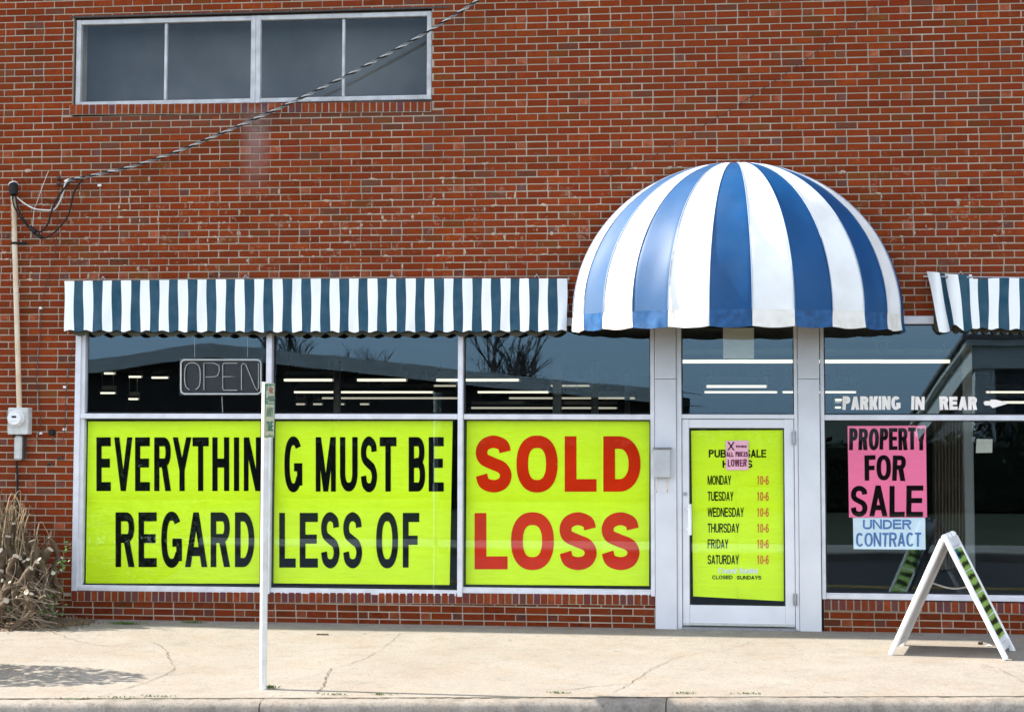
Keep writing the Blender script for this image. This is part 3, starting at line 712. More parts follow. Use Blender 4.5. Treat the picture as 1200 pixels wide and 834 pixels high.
# ================================================================== LIGHTS INSIDE
EM = bpy.data.materials.new('lit_fluorescent_tube'); t, n, l, p = nodes(EM)
p.inputs['Emission Color'].default_value = (1, .97, .76, 1); p.inputs['Emission Strength'].default_value = .34; p.inputs['Base Color'].default_value = (.8, .8, .8, 1)
TUBE_Z = 2.55
EMD = EM.copy(); EMD.name = 'dim_fluorescent_tube'; EMD.node_tree.nodes['Principled BSDF'].inputs['Emission Strength'].default_value = .13
def tube_light(x, y, z, L, em=None):
    o = empty('fluorescent_light', (x, y, z), 'glowing fluorescent tube light on the dark shop ceiling, seen through glass', 'ceiling light', 'fluorescent tube lights in rows inside the shop')
    mb = MB(); mb.box(x-L/2, x+L/2, y-.07, y+.07, z+.03, z+.09, 0, .01)
    for dx in (-L*.4, L*.4): mb.tube([(x+dx, y, z+.085), (x+dx, y, CEIL+.001)], .006, 5); mb.build('housing', COLM, o)
    mb = MB(); mb.box(x-L/2, x+L/2, y+.085, y+.092, z-.01, z+.15, 0, .002); mb.build('reflector', WHITE, o)
    mb = MB()
    for dy in (-.035, .035): mb.tube([(x-L/2+.02, y+dy, z+.01), (x+L/2-.02, y+dy, z+.01)], .019, 8)
    mb.build('tube', em or EM, o); return o
for Yr, y_, L, xs_ in ((4.2, 424.5, .78, (837, 911, 995, 1073)), (11.0, 446, .76, (361, 447, 540, 579)), (11.0, 453.5, .9, (863,)), (19.0, 460, 1.36, (385, 466, 601, 868, 960, 1200)), (15.0, 472, 1.0, (1190,)), (20.0, 425, .30, (124,)), (20.0, 438, .22, (128,)), (20.0, 442, .26, (158,)), (20.0, 443, .34, (187,)), (20.0, 461, .30, (126,)), (20.0, 468, .2, (156,)), (20.0, 469, .16, (982.5,)), (20.0, 478, .14, (982,))):  # short tubes in the left pane stand in for lights reflected in glass
    for px in xs_: q_ = at(px, y_, Yr); tube_light(q_.x, Yr, q_.z, L)
for Yr, y_, L, xs_ in ((21.5, 452.5, .8, (372, 408, 470, 512, 612, 668)), (21.0, 467, 1.5, (420, 500, 640, 700)), (22.0, 478.5, 1.9, (606, 668)), (22.5, 474, .2, (352, 372, 398, 427))):
    for px in xs_: q_ = at(px, y_, Yr); tube_light(q_.x, Yr, q_.z, L, EMD)
# ================================================================== BANNERS AND NOTICES
YP = .075
def sheet(name, px, Y, m, label, cat, group=None, thick=.0015, nu=16, nv=12, folds=None):
    """a sheet of paper whose corners are the photo pixels tl, tr, br, bl"""
    tl, tr, br, bl = [at(x, y, Y) for x, y in px]; ctr = (tl+tr+br+bl)/4; mb = MB(); rows = []
    fu, fv = folds or ((), ())
    us = sorted({i/nu for i in range(nu+1)} | {f+d for f in fu for d in (-.006, 0, .006)}); vs_ = sorted({i/nv for i in range(nv+1)} | {f+d for f in fv for d in (-.008, 0, .008)})
    rp = random.Random(len(COL.objects))
    for v in vs_:
        row = []
        for u in us:
            q = tl.lerp(tr, u).lerp(bl.lerp(br, u), v); dd = .0035 if (u in fu or v in fv) else 0.0
            row.append((q.x, q.y+dd+(rp.uniform(0, .0022) if folds else 0), q.z))
        rows.append(row)
    mb.grid(rows, 0, True); mb.grid([[(x, y+thick, z) for x, y, z in r][::-1] for r in rows], 0, True)
    o = empty(name, ctr, label, cat, group); mb.build('sheet', m, o); return o
YL = YP-.0022
b1 = sheet('sale_banner', [(103.2, 493.6), (305.5, 493.2), (304, 683.4), (100.3, 683.2)], YP, LIME, 'lime banner with black letters beginning EVERYTHIN and REGARD, inside the leftmost window', 'banner', 'lime going out of business banners', folds=((.36, .70), (.49, .77)))
banner_letters(b1, INK, (('E', 113, 129.8), ('V', 133.8, 155.1), ('E', 158.3, 175.5), ('R', 180.7, 200.5), ('Y', 202.4, 224.3), ('T', 225.6, 244.6), ('H', 248.8, 268.6), ('I', 273.8, 280.5), ('N', 285.7, 305.4)), 512.2, 575, YL, 6.5, 10.8)
banner_letters(b1, INK, (('R', 135.4, 157.8), ('E', 162.3, 183.6), ('G', 189, 213.2), ('A', 216.8, 242.8), ('R', 246.8, 269.8), ('D', 275.3, 298)), 600, 664, YL, 7.0, 10.8)
b2 = sheet('sale_banner', [(323, 493.4), (530.5, 493), (526.8, 685), (319.8, 683)], YP, LIME, 'lime banner with black letters reading G MUST BE and LESS OF, between the two mullions', 'banner', 'lime going out of business banners', folds=((.34, .60, .93), (.48, .78)))
q = lambda z: 290+z/3.626; qs = lambda L: tuple((c, q(a), q(b)) for c, a, b in L)
banner_letters(b2, INK, qs((('G', 157, 233), ('M', 290, 375), ('U', 393, 468), ('S', 482, 551), ('T', 562, 633), ('B', 685, 755), ('E', 770, 834))), 512, 575.6, YL, 6.5, 10.8)
banner_letters(b2, INK, qs((('L', 135, 205), ('E', 222, 299), ('S', 313, 391), ('S', 407, 487), ('O', 547, 640), ('F', 660, 730))), 600.6, 664.6, YL, 7.0, 10.8)
b3 = sheet('sale_banner', [(547, 492), (761.2, 492.2), (760.6, 686.2), (545.8, 684.4)], YP, LIME, 'lime banner with red letters reading SOLD LOSS, in the window left of the door', 'banner', 'lime going out of business banners', folds=((.32, .74), (.50, .735)))
q = lambda z: 530+z/3.627
banner_letters(b3, RED, qs((('S', 100, 252), ('O', 273, 448), ('L', 478, 613), ('D', 642, 800))), 511, 575.8, YL, 13.8, 14.6)
banner_letters(b3, RED, qs((('L', 95, 235), ('O', 250, 432), ('S', 456, 614), ('S', 635, 796))), 600.8, 666.6, YL, 14, 15)
# opening hours on the door
YD = .045; q = lambda z: 750+z/2.977; w_ = lambda z: 480+z/2.977
bd = sheet('opening_hours_poster', [(809.8, 504.3), (917.9, 503.6), (918.6, 704), (812.2, 698.3)], YD, LIME, 'lime opening hours poster listing Monday to Saturday 10-6, inside the glass door', 'poster', folds=((.5,), (.34, .67)))
T = YD-.0022
for a_ in (('PUBLIC', q(240), w_(139), q(348), w_(166), T, .24, .19), ('SALE', q(368), w_(139), q(440), w_(166), T, .24, .19), ('HOURS', q(288), w_(176), q(392), w_(202), T, .24, .19)): word('title_word', INK, bd, *a_)
for wd, x1, y in (('MONDAY', 318, 229), ('TUESDAY', 326, 285), ('WEDNESDAY', 362, 341), ('THURSDAY', 346, 396), ('FRIDAY', 308, 451), ('SATURDAY', 345, 506)):
    word('day_name', INK, bd, wd, q(236), w_(y), q(x1), w_(y+32), T, .21, .15); word('opening_time', ORANGE, bd, '10-6', q(407), w_(y+1), q(449), w_(y+32), T, .2, .15)
word('closed_word', INK, bd, 'CLOSED', q(252), w_(577), q(323), w_(590), T, .2, .2); word('closed_word', INK, bd, 'SUNDAYS', q(338), w_(578), q(423), w_(591), T, .2, .2)
word('closed_word', WHITE, bd, 'Closed', q(273), w_(550), q(337), w_(570), T, .26, .24); word('closed_word', WHITE, bd, 'Sunday', q(347), w_(550), q(412), w_(570), T, .26, .24)
# pink note taped on it
q = lambda z: 840+z/13.33; w_ = lambda z: 500+z/13.33; YN = YD-.008
nt_ = sheet('price_note', [(850.5, 516.2), (877.1, 516), (877.2, 550.4), (850.6, 550.6)], YN, PALEPINK, 'small pale pink handwritten note taped over the opening hours poster', 'note', nu=4, nv=4)
mb = MB(); T = YN-.002
letter_px(mb, 'X', q(165), q(280), w_(235), w_(365), T, 1.7, 1.7); mb.build('cross_mark', INKSOFT, nt_, recalc=False)
word('handwriting', MAROON, nt_, 'means', q(300), w_(275), q(468), w_(322), T, pen=.0065, jit=.6); word('handwriting', MAROON, nt_, 'ALL', q(150), w_(392), q(262), w_(465), T, pen=.0085, jit=.7)
word('handwriting', MAROON, nt_, 'PRICES', q(292), w_(388), q(488), w_(465), T, pen=.0085, jit=.7); word('handwriting', MAROON, nt_, 'LOWER', q(172), w_(507), q(465), w_(618), T, pen=.011, jit=.7)
# property for sale
q = lambda z: 980+z/5.217; w_ = lambda z: 490+z/5.217
ps = sheet('property_sign', [(993.2, 499), (1085, 498.4), (1086.4, 606), (995, 606)], YP, PINK, 'bright pink hand lettered PROPERTY FOR SALE sign inside the right window', 'sign')
T = YP-.0022
word('handwriting', INKSOFT, ps, 'PROPERTY', q(80), w_(60), q(545), w_(193), T, pen=.034, jit=.35); word('handwriting', INKSOFT, ps, 'FOR', q(172), w_(226), q(425), w_(380), T, pen=.041, jit=.35); word('handwriting', INKSOFT, ps, 'SALE', q(90), w_(412), q(530), w_(600), T, pen=.046, jit=.3)
uc = sheet('contract_sign', [(999.5, 606.4), (1084.2, 606.4), (1084.6, 643.6), (1000.3, 643)], YP+.004, PALEBLUE, 'pale blue paper UNDER CONTRACT notice hanging just below the bright pink sign', 'sign')
T = YP+.0018
word('handwriting', BLUEINK, uc, 'UNDER', q(162), w_(618), q(460), w_(677), T, pen=.018, jit=.45); word('handwriting', BLUEINK, uc, 'CONTRACT', q(120), w_(697), q(520), w_(783), T, pen=.0195, jit=.45)
# vinyl letters on the right transom
q = lambda z: 950+z/3.972; T = YG-.003
wl = empty('window_lettering', at(1066, 472, T), 'pale PARKING IN REAR letters stuck on the right transom glass', 'lettering')
for a_ in (('PARKING', q(148), 464.2, q(418), 480), ('IN', q(468), 464.2, q(530), 480), ('REAR', q(600), 464.6, q(775), 480.2)): word('word', PEACH, wl, *a_, T, pen=.031, jit=.3)
mb = MB()
mb.face([at(x, y, T) for x, y in ((1152.6, 471.5), (1154, 470.5), (1160.5, 470.5), (1160.5, 474.8), (1154, 474.8))])
mb.face([at(x, y, T) for x, y in ((1160.4, 468.2), (1166, 468), (1180.5, 471.2), (1180.5, 473), (1163.5, 478), (1160.4, 475.5))])
tag(mb.build('window_arrow', PEACH, recalc=False), 'pale arrow sticker pointing right after the PARKING IN REAR letters', 'sticker')
# neon OPEN sign (off)
YO = .12; oc = at(258, 441, YO)
op = empty('neon_sign', oc, 'unlit black neon sign reading OPEN, hanging in the upper left window', 'sign')
mb = MB(); a, b_ = at(209.5, 464, YO+.02), at(308.5, 418.5, YO+.02); mb.box(a.x, b_.x, YO+.01, YO+.05, a.z, b_.z, 0, .012); mb.build('backing_panel', BACKB, op)
def rr(px0, py0, px1, py1, r=5):
    P = []
    for cx, cy, a0 in ((px1-r, py0+r, 0), (px0+r, py0+r, 90), (px0+r, py1-r, 180), (px1-r, py1-r, 270)):
        for k in range(7):
            an = R(a0 + (k*15)); P.append(at(cx+r*math.cos(an), cy-r*math.sin(an), YO-.012))
    return P
mb = MB(); P = rr(212, 421.5, 306, 461.5); mb.tube(P+[P[0]], .0085, 8); mb.build('border_tube', NEON, op)
def npath(pts, n=6, sm=True): return [at(x, y, YO-.012) for x, y in pts] if not sm else spline([at(x, y, YO-.012) for x, y in pts], n)
mb = MB(); rn = .0045
mb.tube(npath([(222, 456.5), (217.5, 452), (216.3, 441), (217.5, 430), (222, 425.5), (229, 425.5), (233.5, 430), (234.7, 441), (233.5, 452), (229, 456.5)]), rn, 6)
mb.tube(npath([(239, 457), (239, 425.5), (251, 425.5), (256.5, 428), (257, 434), (255, 440), (250, 441.5), (241, 441.5)], 1, False), rn, 6)
mb.tube(npath([(278, 425.5), (262, 425.5), (261, 428), (261, 441), (277, 441), (261, 441.5), (261, 455), (262, 457), (278, 457)], 1, False), rn, 6)
mb.tube(npath([(283, 457), (283, 428), (285, 425.5), (288, 427), (299, 454), (301.5, 457), (303, 454), (303, 425.5)], 1, False), rn, 6)
mb.build('letter_tubes', GREY, op)
mb = MB()
for px in (228, 290): mb.tube([at(px, 418.5, YO+.03), at(px, 392, YO+.03)], .003, 5)
mb.tube([at(260, 464, YO+.03), at(261, 484, YO+.03)], .004, 5); mb.build('hanging_wire', WIREG, op)
# loose papers behind the glass
sheet('paper_sheet', [(847.4, 384), (883.6, 384), (883.6, 420.5), (847.4, 420)], .085, CREAM, 'blank cream paper sheet behind the transom glass above the door', 'paper', nu=4, nv=4)
sheet('paper_card', [(1144.5, 514), (1163.2, 514.4), (1162.6, 530.2), (1143.6, 530.6)], .6, CREAM, 'small cream card inside the right window, beside the pale column', 'card', nu=4, nv=4)
# curtain in the right window
CURT = mat('brown_curtain', (.10, .075, .045), .9, .25, 4, .2, 200)
mb = MB(); rows = []
for j in range(14):
    row = []
    for i in range(61):
        px = 1093+36*i/60; py = 492+175*j/13; q_ = at(px, py, .62); row.append((q_.x, .62+.045*math.sin(i*.95+.25*math.sin(j*.5)), q_.z))
    rows.append(row)
mb.grid(rows); mb.grid([[(x, y+.004, z) for x, y, z in r[::-1]] for r in rows])
tag(mb.build('curtain', CURT), 'brown pleated curtain hanging inside the right window behind the pink sign', 'curtain')

# ================================================================== AWNINGS
def striped(name, px0, px1, topf, botf, n0, nst, label, sag, group, clips, crumple=False):
    root = empty(name, at((px0+px1)/2, 358, 0), label, 'awning', group)
    NU = nst*6; NV = 12; rows = []; back = []
    for j in range(NV+1):
        v = j/NV; row = []
        for i in range(NU+1):
            u = i/NU; px = px0+(px1-px0)*u
            s_ = i/6.0
            y0 = topf(px); y1 = botf(px) - 2.2*abs(math.sin(math.pi*s_/1.62+.4))**2
            py = y0+(y1-y0)*v
            Y = -.06-.10*v**1.3-.012*math.sin(s_*math.pi*.62+1.1*v)*v-.006*math.sin(s_*2.7+v*4)
            dx = .0
            if crumple and u < .22:
                k = 1-u/.22; py += k*(6*math.sin(s_*2.1+.5)*v+2*v); Y += -.06*k*math.sin(s_*2.6+v*1.2); dx = 15*v*k+4*k*math.sin(s_*2.2)
                py -= 4*k*(1-v)
            q_ = at(px+dx+.5*math.sin(v*5+s_*1.9), py, Y); row.append(tuple(q_))
        rows.append(row)
    mb = MB(); mb.grid(rows, 0, True, False, lambda a, b: (b//6+n0) % 2)
    mb.grid([[(x, y+.004, z) for x, y, z in r] for r in rows], 2, True)
    mb.build('striped_valance', [AW_W, AW_B, AW_BACK], root, recalc=False)
    # lining that shows as dark scallops under the hem
    mb = MB(); rows = []
    for j in range(3):
        rows.append([tuple(at(px0+8+(px1-px0-14)*i/160, botf(px0+(px1-px0)*i/160)-30+j/2*(30.5+5.0*abs(math.sin(i*.53))), (-.028-.008*j if crumple else -.075-.02*j))) for i in range(161)])
    mb.grid(rows); mb.grid([[(x, y+.003, z) for x, y, z in r] for r in rows]); mb.build('lining', AW_BACK, root)
    mb = MB(); mb.tube([at(px0-4 if crumple else px0+1, topf(px0)+(2.0 if crumple else 1.0), -.044), at(px1+3, topf(px1)+1, -.044)], .009, 8); mb.build('rod', METAL, root)
    for px in clips:
        mb = MB(); c = at(px, topf(px)-2, -.06); mb.tube([c+Vector((-.02, 0, -.005)), c+Vector((0, -.012, .022)), c+Vector((.022, 0, -.008))], .006, 6)
        mb.tube([c+Vector((0, -.01, .02)), c+Vector((0, .06, .03))], .007, 6); mb.build('clip', METAL, root)
    return root
striped('striped_awning', 75.5, 664.5, lambda x: 329.3-3.0*(x-75)/590-1.2*math.sin(math.pi*(x-75)/590), lambda x: 388.5+1.2*math.sin(math.pi*(x-75)/590), 0, 53,
        'long straight blue and white striped awning over the lime banners, left of the dome', 0, 'striped cloth awnings', (121, 288, 459, 629))
striped('striped_awning', 1086, 1400, lambda x: 322+1.4*math.sin((x-1086)*.05)+(5.0 if x > 1140 else 0), lambda x: 384+.03*(x-1086), 0, 26,
        'crumpled blue and white striped awning with a torn loose end, right of the dome', 0, 'striped cloth awnings', (1126, 1290), True)

# dome
dcx = (X(671.5, 391)+X(1059, 389))/2; dr_ = (X(1059, 389)-X(671.5, 391))/2; DZ = Z(866, 391); DH = Z(866, 192)-DZ; DP = 1.45
dome = empty('dome_awning', (dcx, 0, DZ), 'big domed awning with broad blue and white stripes over the door', 'awning')
NP, SU, NV = 13, 8, 30; BAND = .155
mb = MB(); rows = []
def dpt(u, v):                       # u 0..1 left to right, v 0 apex .. 1 band
    th = math.pi*(1-u); ph = v*math.pi/2
    loc = (u*NP) % 1.0; pinch = 1-.016*math.sin(math.pi*loc)*math.sin(ph)+.0022*math.sin(u*61+v*9)*math.sin(v*11+u*17)
    r_ = math.sin(ph)*pinch
    return (dcx+dr_*math.cos(th)*r_, -.012-DP*math.sin(th)*r_, DZ+BAND+(DH-BAND)*math.cos(ph))
for j in range(NV+1):
    rows.append([dpt(i/(NP*SU), max(j/NV, .012)) for i in range(NP*SU+1)])
mb.grid(rows, 0, True, False, lambda a, b: (b//SU+1) % 2)
inner = [[(dcx+(x-dcx)*.995, y*.995, z-.006) for x, y, z in r] for r in rows]
mb.grid(inner, 2, True)
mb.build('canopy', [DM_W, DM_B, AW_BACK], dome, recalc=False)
mb = MB(); rows = []
for j in range(6):
    v = j/5; row = []
    for i in range(NP*SU+1):
        u = i/(NP*SU); th = math.pi*(1-u); loc = (u*NP) % 1.0
        rr_ = (1-.016*math.sin(math.pi*loc))*(1.0022+.004*v)+.006*v*math.sin(i*1.9)+.004*v*math.sin(i*.83+v*3)
        sc = .015*math.sin(math.pi*loc)
        row.append((dcx+dr_*math.cos(th)*rr_, -.012-DP*math.sin(th)*rr_, DZ+BAND+.001-(BAND-.012+sc)*v+.0))
    rows.append(row)
mb.grid(rows, 0, True, False, lambda a, b: (b//SU+1) % 2)
mb.grid([[(dcx+(x-dcx)*.994, y*.994, z) for x, y, z in r] for r in rows], 2, True)
DMB_W = cloth_mat('hem_white_canvas', (.84, .81, .75), .1, .6, .08, 12, stain=(.60, .48, .32)); DMB_B = cloth_mat('hem_faded_blue_canvas', (.012, .075, .20), .05, .55, .35, 16, .3)
mb.build('hem_band', [DMB_W, DMB_B, AW_BACK], dome, recalc=False)
mb = MB(); mb.tube([(dcx+dr_*.962*math.cos(math.pi*k/40), -.015-DP*.962*math.sin(math.pi*k/40), DZ+BAND) for k in range(41)], .016, 8)
for k in range(1, NP):
    th = math.pi*k/NP; mb.tube([(dcx+dr_*.985*math.cos(th)*math.sin(p_), -.012-DP*.985*math.sin(th)*math.sin(p_), DZ+BAND-.012+(DH-BAND)*math.cos(p_)) for p_ in [math.pi/2*q_/14 for q_ in range(1, 15)]], .010, 6)
mb.tube([(dcx-dr_*.98, -.02, DZ+BAND), (dcx+dr_*.98, -.02, DZ+BAND)], .015, 8)
mb.build('hoop_frame', METAL, dome)
mb = MB()
for k in range(1, NP):
    th = math.pi*(1-k/NP); mb.tube([(dcx+dr_*1.003*math.cos(th)*math.sin(p_), -.013-DP*1.003*math.sin(th)*math.sin(p_), DZ+BAND+(DH-BAND)*math.cos(p_)*1.001) for p_ in [math.pi/2*q_/24 for q_ in range(1, 25)]], .0045, 5)
mb.build('seam_piping', cloth_mat('seam_thread', (.30, .36, .46), .1), dome)

# ================================================================== ELECTRICS ON THE WALL
mtop, mbot = at(15.5, 228, -.06), at(22.6, 478, -.06)
mast = empty('service_mast', mbot, 'rust streaked grey pipe mast rising from the electric meter to a black weatherhead', 'pipe')
mb = MB(); mb.tube([mbot, mbot.lerp(mtop, .5), mtop], .026, 14); mb.build('pipe', GALV, mast)
mb = MB()
for t0_, t1_, a0_ in ((.0, .74, 205), (.80, .985, 235)):
    L_ = []
    for k_ in range(25):
        p_ = mbot.lerp(mtop, t0_+(t1_-t0_)*k_/24); w_a = R(11+6*math.sin(k_*1.3))*min(1, k_/5+.15)*min(1, (24-k_)/4+.2); c_ = R(a0_)
        L_.append([p_+Vector((math.cos(c_+q_)*.0264, math.sin(c_+q_)*.0264, 0)) for q_ in (-w_a, 0, w_a)])
    mb.grid(L_)
mb.build('rust_streak', mat('orange_rust', (.42, .14, .02), .85, .35, 18), mast, recalc=False)
mb = MB(); c = at(16, 222, -.07)
mb.tube([c+Vector((-.01, 0, .055)), c+Vector((0, -.01, .04)), c+Vector((.01, -.03, .0)), c+Vector((.022, -.05, -.06))], [.022, .043, .048, .036], 12); mb.build('weatherhead', BLACK, mast)
mb = MB(); mb.tube([c+Vector((-.01, 0, .07)), c+Vector((-.005, -.005, .056)), c+Vector((0, -.01, .045))], [.024, .047, .049], 12); mb.build('weatherhead_cap', PLASTW, mast)
mb = MB(); q_ = at(18, 285, -.06); mb.tube([q_+Vector((-.03, -.02, 0)), q_+Vector((0, -.035, 0)), q_+Vector((.04, 0, 0)), q_+Vector((.11, .03, 0))], .012, 8); mb.build('pipe_strap', BLACK, mast)
a, b_ = at(9, 509, -.1), at(33.5, 477.5, -.1)
meter = empty('electric_meter', at(21, 509, -.05), 'grey electric meter box with round glass meter, on the left brickwork', 'electric meter')
mb = MB(); mb.box(a.x, b_.x, -.11, .004, a.z, b_.z, 0, .008); mb.build('box', GREY, meter)
mb = MB(); mb.box((a.x+b_.x)/2-.006, (a.x+b_.x)/2+.004, -.113, -.109, a.z, a.z+.1, 0, .001); mb.build('latch', GREY, meter)
mb = MB(); q_ = at(19.2, 490, -.11); mb.tube([q_, q_+Vector((0, -.02, 0))], .082, 28); mb.tube([q_+Vector((0, -.02, 0)), q_+Vector((0, -.05, 0)), q_+Vector((0, -.062, 0))], [.074, .072, .06], 28); md = mb.build('meter_dial', PLASTW, meter)
mb = MB(); mb.box(q_.x-.022, q_.x+.022, q_.y-.0655, q_.y-.06, q_.z+.006, q_.z+.024); mb.build('dial_window', BLACK, md)
mb = MB(); mb.box(q_.x-.03, q_.x+.03, q_.y-.064, q_.y-.06, q_.z-.03, q_.z-.024); mb.build('dial_mark', GREY, md)
a, b_ = at(15.8, 539, -.08), at(27, 510.5, -.08)
jb = empty('junction_box', at(21, 539, -.04), 'narrow grey conduit box hanging below the electric meter', 'conduit box')
mb = MB(); mb.box(a.x, b_.x-.012, -.085, .004, a.z, b_.z, 0, .018); mb.build('cover', GREY, jb)
mb = MB(); mb.box(b_.x-.012, b_.x+.004, -.07, .003, a.z+.012, b_.z-.004, 0, .004); mb.build('side_flange', STEEL, jb)
mb = MB(); mb.tube([at(17.2, 509, -.09), at(14.5, 512, -.1)], .008, 6); mb.build('bolt', BLACK, jb)
def wire(name, pts, r, m, label, cat='wire', group=None, seg=6):
    mb = MB(); mb.tube(spline([at(*p) for p in pts], 8), r, seg); return tag(mb.build(name, m), label, cat, group)
wire('ground_cable', [(19, 539, -.03), (20.3, 560, -.025), (20, 600, -.02), (19, 640, -.02), (18, 700, -.03)], .011, BLACK, 'dark cable running from the conduit box down into the shrub', 'cable')
wire('drip_wire', [(14.5, 224, -.1), (15.5, 238, -.14), (22, 252, -.15), (33, 266, -.15), (44, 276, -.15), (50, 279, -.15), (58, 276.5, -.14), (68, 268, -.12), (80, 252, -.11), (87, 225, -.11), (97, 210, -.12)], .0085, BLACK, 'outer black cable loop dropping from the weatherhead to the twisted line', 'cable')
wire('drip_wire', [(18, 226, -.1), (20, 240, -.12), (26, 254, -.13), (37, 268, -.13), (48, 271.5, -.13), (56, 262, -.12), (61, 246, -.11), (70, 228, -.1), (84, 212, -.1), (100, 207, -.12)], .0085, BLACK, 'inner black cable loop inside the wider one below the weatherhead', 'cable')
wire('neutral_wire', [(19.5, 231, -.09), (28, 238, -.1), (40, 244.5, -.11), (52, 246.2, -.11), (63, 245.5, -.1), (69, 238, -.09), (74, 226, -.08), (76.5, 215, -.07), (81, 211.5, -.07)], .0075, WIREW, 'pale bare wire sagging from the weatherhead up to the wall insulator', 'wire')
mb = MB(); q_ = at(38.5, 269.5, -.15); mb.tube([q_+Vector((-.03, 0, .03)), q_+Vector((.03, -.01, -.025))], [.022, .025], 10); q2 = at(46.5, 277, -.16); mb.tube([q2+Vector((-.02, 0, .02)), q2+Vector((.02, 0, -.015))], .018, 10)
tag(mb.build('wire_connector', BLACK), 'pair of black taped wire connectors at the bottom of the cable loops', 'connector')
ins = empty('wall_insulator', at(73, 212, 0), 'small black and white insulator bracket on the wall holding the twisted line', 'insulator')
mb = MB()
for py in (209.5, 216): q_ = at(70.5, py, 0); mb.tube([q_+Vector((-.02, .01, 0)), q_+Vector((0, -.05, 0)), q_+Vector((.03, -.075, 0))], [.016, .02, .012], 8)
mb.build('bracket', STEEL, ins)
mb = MB(); q_ = at(76, 212.5, -.05); mb.tube([q_, q_+Vector((.05, -.02, .01))], [.012, .016], 8); q_ = at(69.5, 215.5, -.03); mb.tube([q_, q_+Vector((.015, -.03, 0))], .014, 8); mb.build('spool', PLASTW, ins)
# twisted service line running out over the street
pts = [(80, 212, -.10), (104, 206.5, -.11), (150, 196.5, -.12), (200, 180.5, -.125), (250, 160.5, -.125), (300, 139, -.125), (350, 116.5, -.125), (400, 92, -.12), (450, 66, -.115), (500, 38, -.11), (560, 0.5, -.10), (640, -55, -.09)]
P = spline([at(*p) for p in pts], 40); tl = empty('service_line', P[0], 'twisted grey and black overhead power line crossing in front of the upper window', 'cable')
for k, m_ in enumerate((WIREG, BLACK, WIRED)):
    mb = MB(); dist = 0; Q = []
    for i, p in enumerate(P):
        if i: dist += (p-P[i-1]).length
        d = (P[min(i+1, len(P)-1)]-P[max(i-1, 0)]).normalized(); s1 = d.cross(Vector((0, -1, 0))).normalized(); s2 = d.cross(s1); an = dist*2*math.pi/.17+k*2*math.pi/3
        Q.append(p+(s1*math.cos(an)+s2*math.sin(an))*.0082)
    mb.tube(Q, .0073, 6); mb.build('bare_strand' if k == 0 else 'insulated_strand', m_, tl)
wire('thin_wire', [(700, 213, -.03), (760, 186, -.03), (820, 150, -.03), (868, 121, -.02), (930, 80, -.05), (985, 40, -.08), (1040, -4, -.1)], .0035, WIREB, 'thin dark wire stretched diagonally across the upper right brickwork')
wire('thin_wire', [(68, 222, -.02), (67, 262, -.02), (64, 300, -.02), (55, 330, -.02), (49, 362, -.02), (47, 400, -.015), (43, 440, -.02), (46, 470, -.015), (48, 497, -.02), (46, 507, -.02), (43, 516, -.02)], .004, WIREB, 'long dark wire hanging down the brick beside the electric meter')
wire('thin_wire', [(86, 400, -.02), (82, 425, -.02), (78, 452, -.02), (77, 480, -.02), (76, 500, -.02), (74, 515, -.03), (68, 520, -.03), (62, 514, -.03), (61, 510, -.03)], .0042, WIREB, 'short dark wire curling along the window jamb to the round black cap')
wire('thin_wire', [(57, 200, -.02), (50, 218, -.02), (43, 238, -.02), (40, 246, -.02), (38, 270, -.1)], .003, WIREW, 'short pale wire hanging above the cable loops')
mb = MB(); q_ = at(61.6, 506.5, .005); mb.tube([q_, q_+Vector((0, -.03, 0)), q_+Vector((0, -.04, 0))], [.033, .033, .024], 16); tag(mb.build('cable_stopper', BLACK), 'round black cable cap on the brick between meter and window', 'cap')
for px, py in ((117, 217.5), (48, 507.5), (76.5, 453.5), (48.5, 361), (76, 503)):
    mb = MB(); q_ = at(px, py, .0); mb.box(q_.x-.018, q_.x+.018, -.022, .004, q_.z-.012, q_.z+.012, 0, .006)
    tag(mb.build('wire_clip', PLASTW), 'small white plastic wire clip nailed to the left brickwork', 'clip', 'white wire clips on the left brickwork')
for px, py in ((71.5, 536), (58.7, 543)):
    mb = MB(); q_ = at(px, py, .0); mb.tube([q_+Vector((-.025, -.01, -.02)), q_+Vector((0, -.02, .015)), q_+Vector((.025, -.01, -.02))], .008, 6); mb.box(q_.x-.01, q_.x+.01, -.015, .004, q_.z-.012, q_.z+.01, 0, .004)
    tag(mb.build('wall_hook', STEEL), 'rusty hook left in the brick below the round black cap', 'hook', 'rusty hooks on the left brickwork')

# letterbox on the pier
a, b_ = at(766.4, 559.3, -.1), at(785.4, 526, -.1)
mbx = empty('mailbox', at(776, 560, -.04), 'pale grey wall mailbox with newspaper hooks on the left door pier', 'mailbox')
mb = MB(); mb.box(a.x, b_.x, -.105, -.0345, a.z, b_.z, 0, .006); mb.build('body', mat('mailbox_paint', (.43, .43, .44), .5, .1, 9), mbx)
mb = MB(); mb.box(a.x-.008, b_.x+.010, -.118, -.036, b_.z+.0005, b_.z+.016, 0, .004); mb.build('lid', mat('mailbox_lid_paint', (.20, .20, .20), .5, .15, 9), mbx)
for px in (769.5, 782):
    q_ = at(px, 559, -.05); mb = MB(); mb.tube(spline([q_, q_+Vector((0, -.005, -.07)), q_+Vector((.002, -.02, -.125)), q_+Vector((.004, -.05, -.135)), q_+Vector((.004, -.07, -.115))], 5), .005, 6)
    mb.build('newspaper_hook', GALV, mbx)

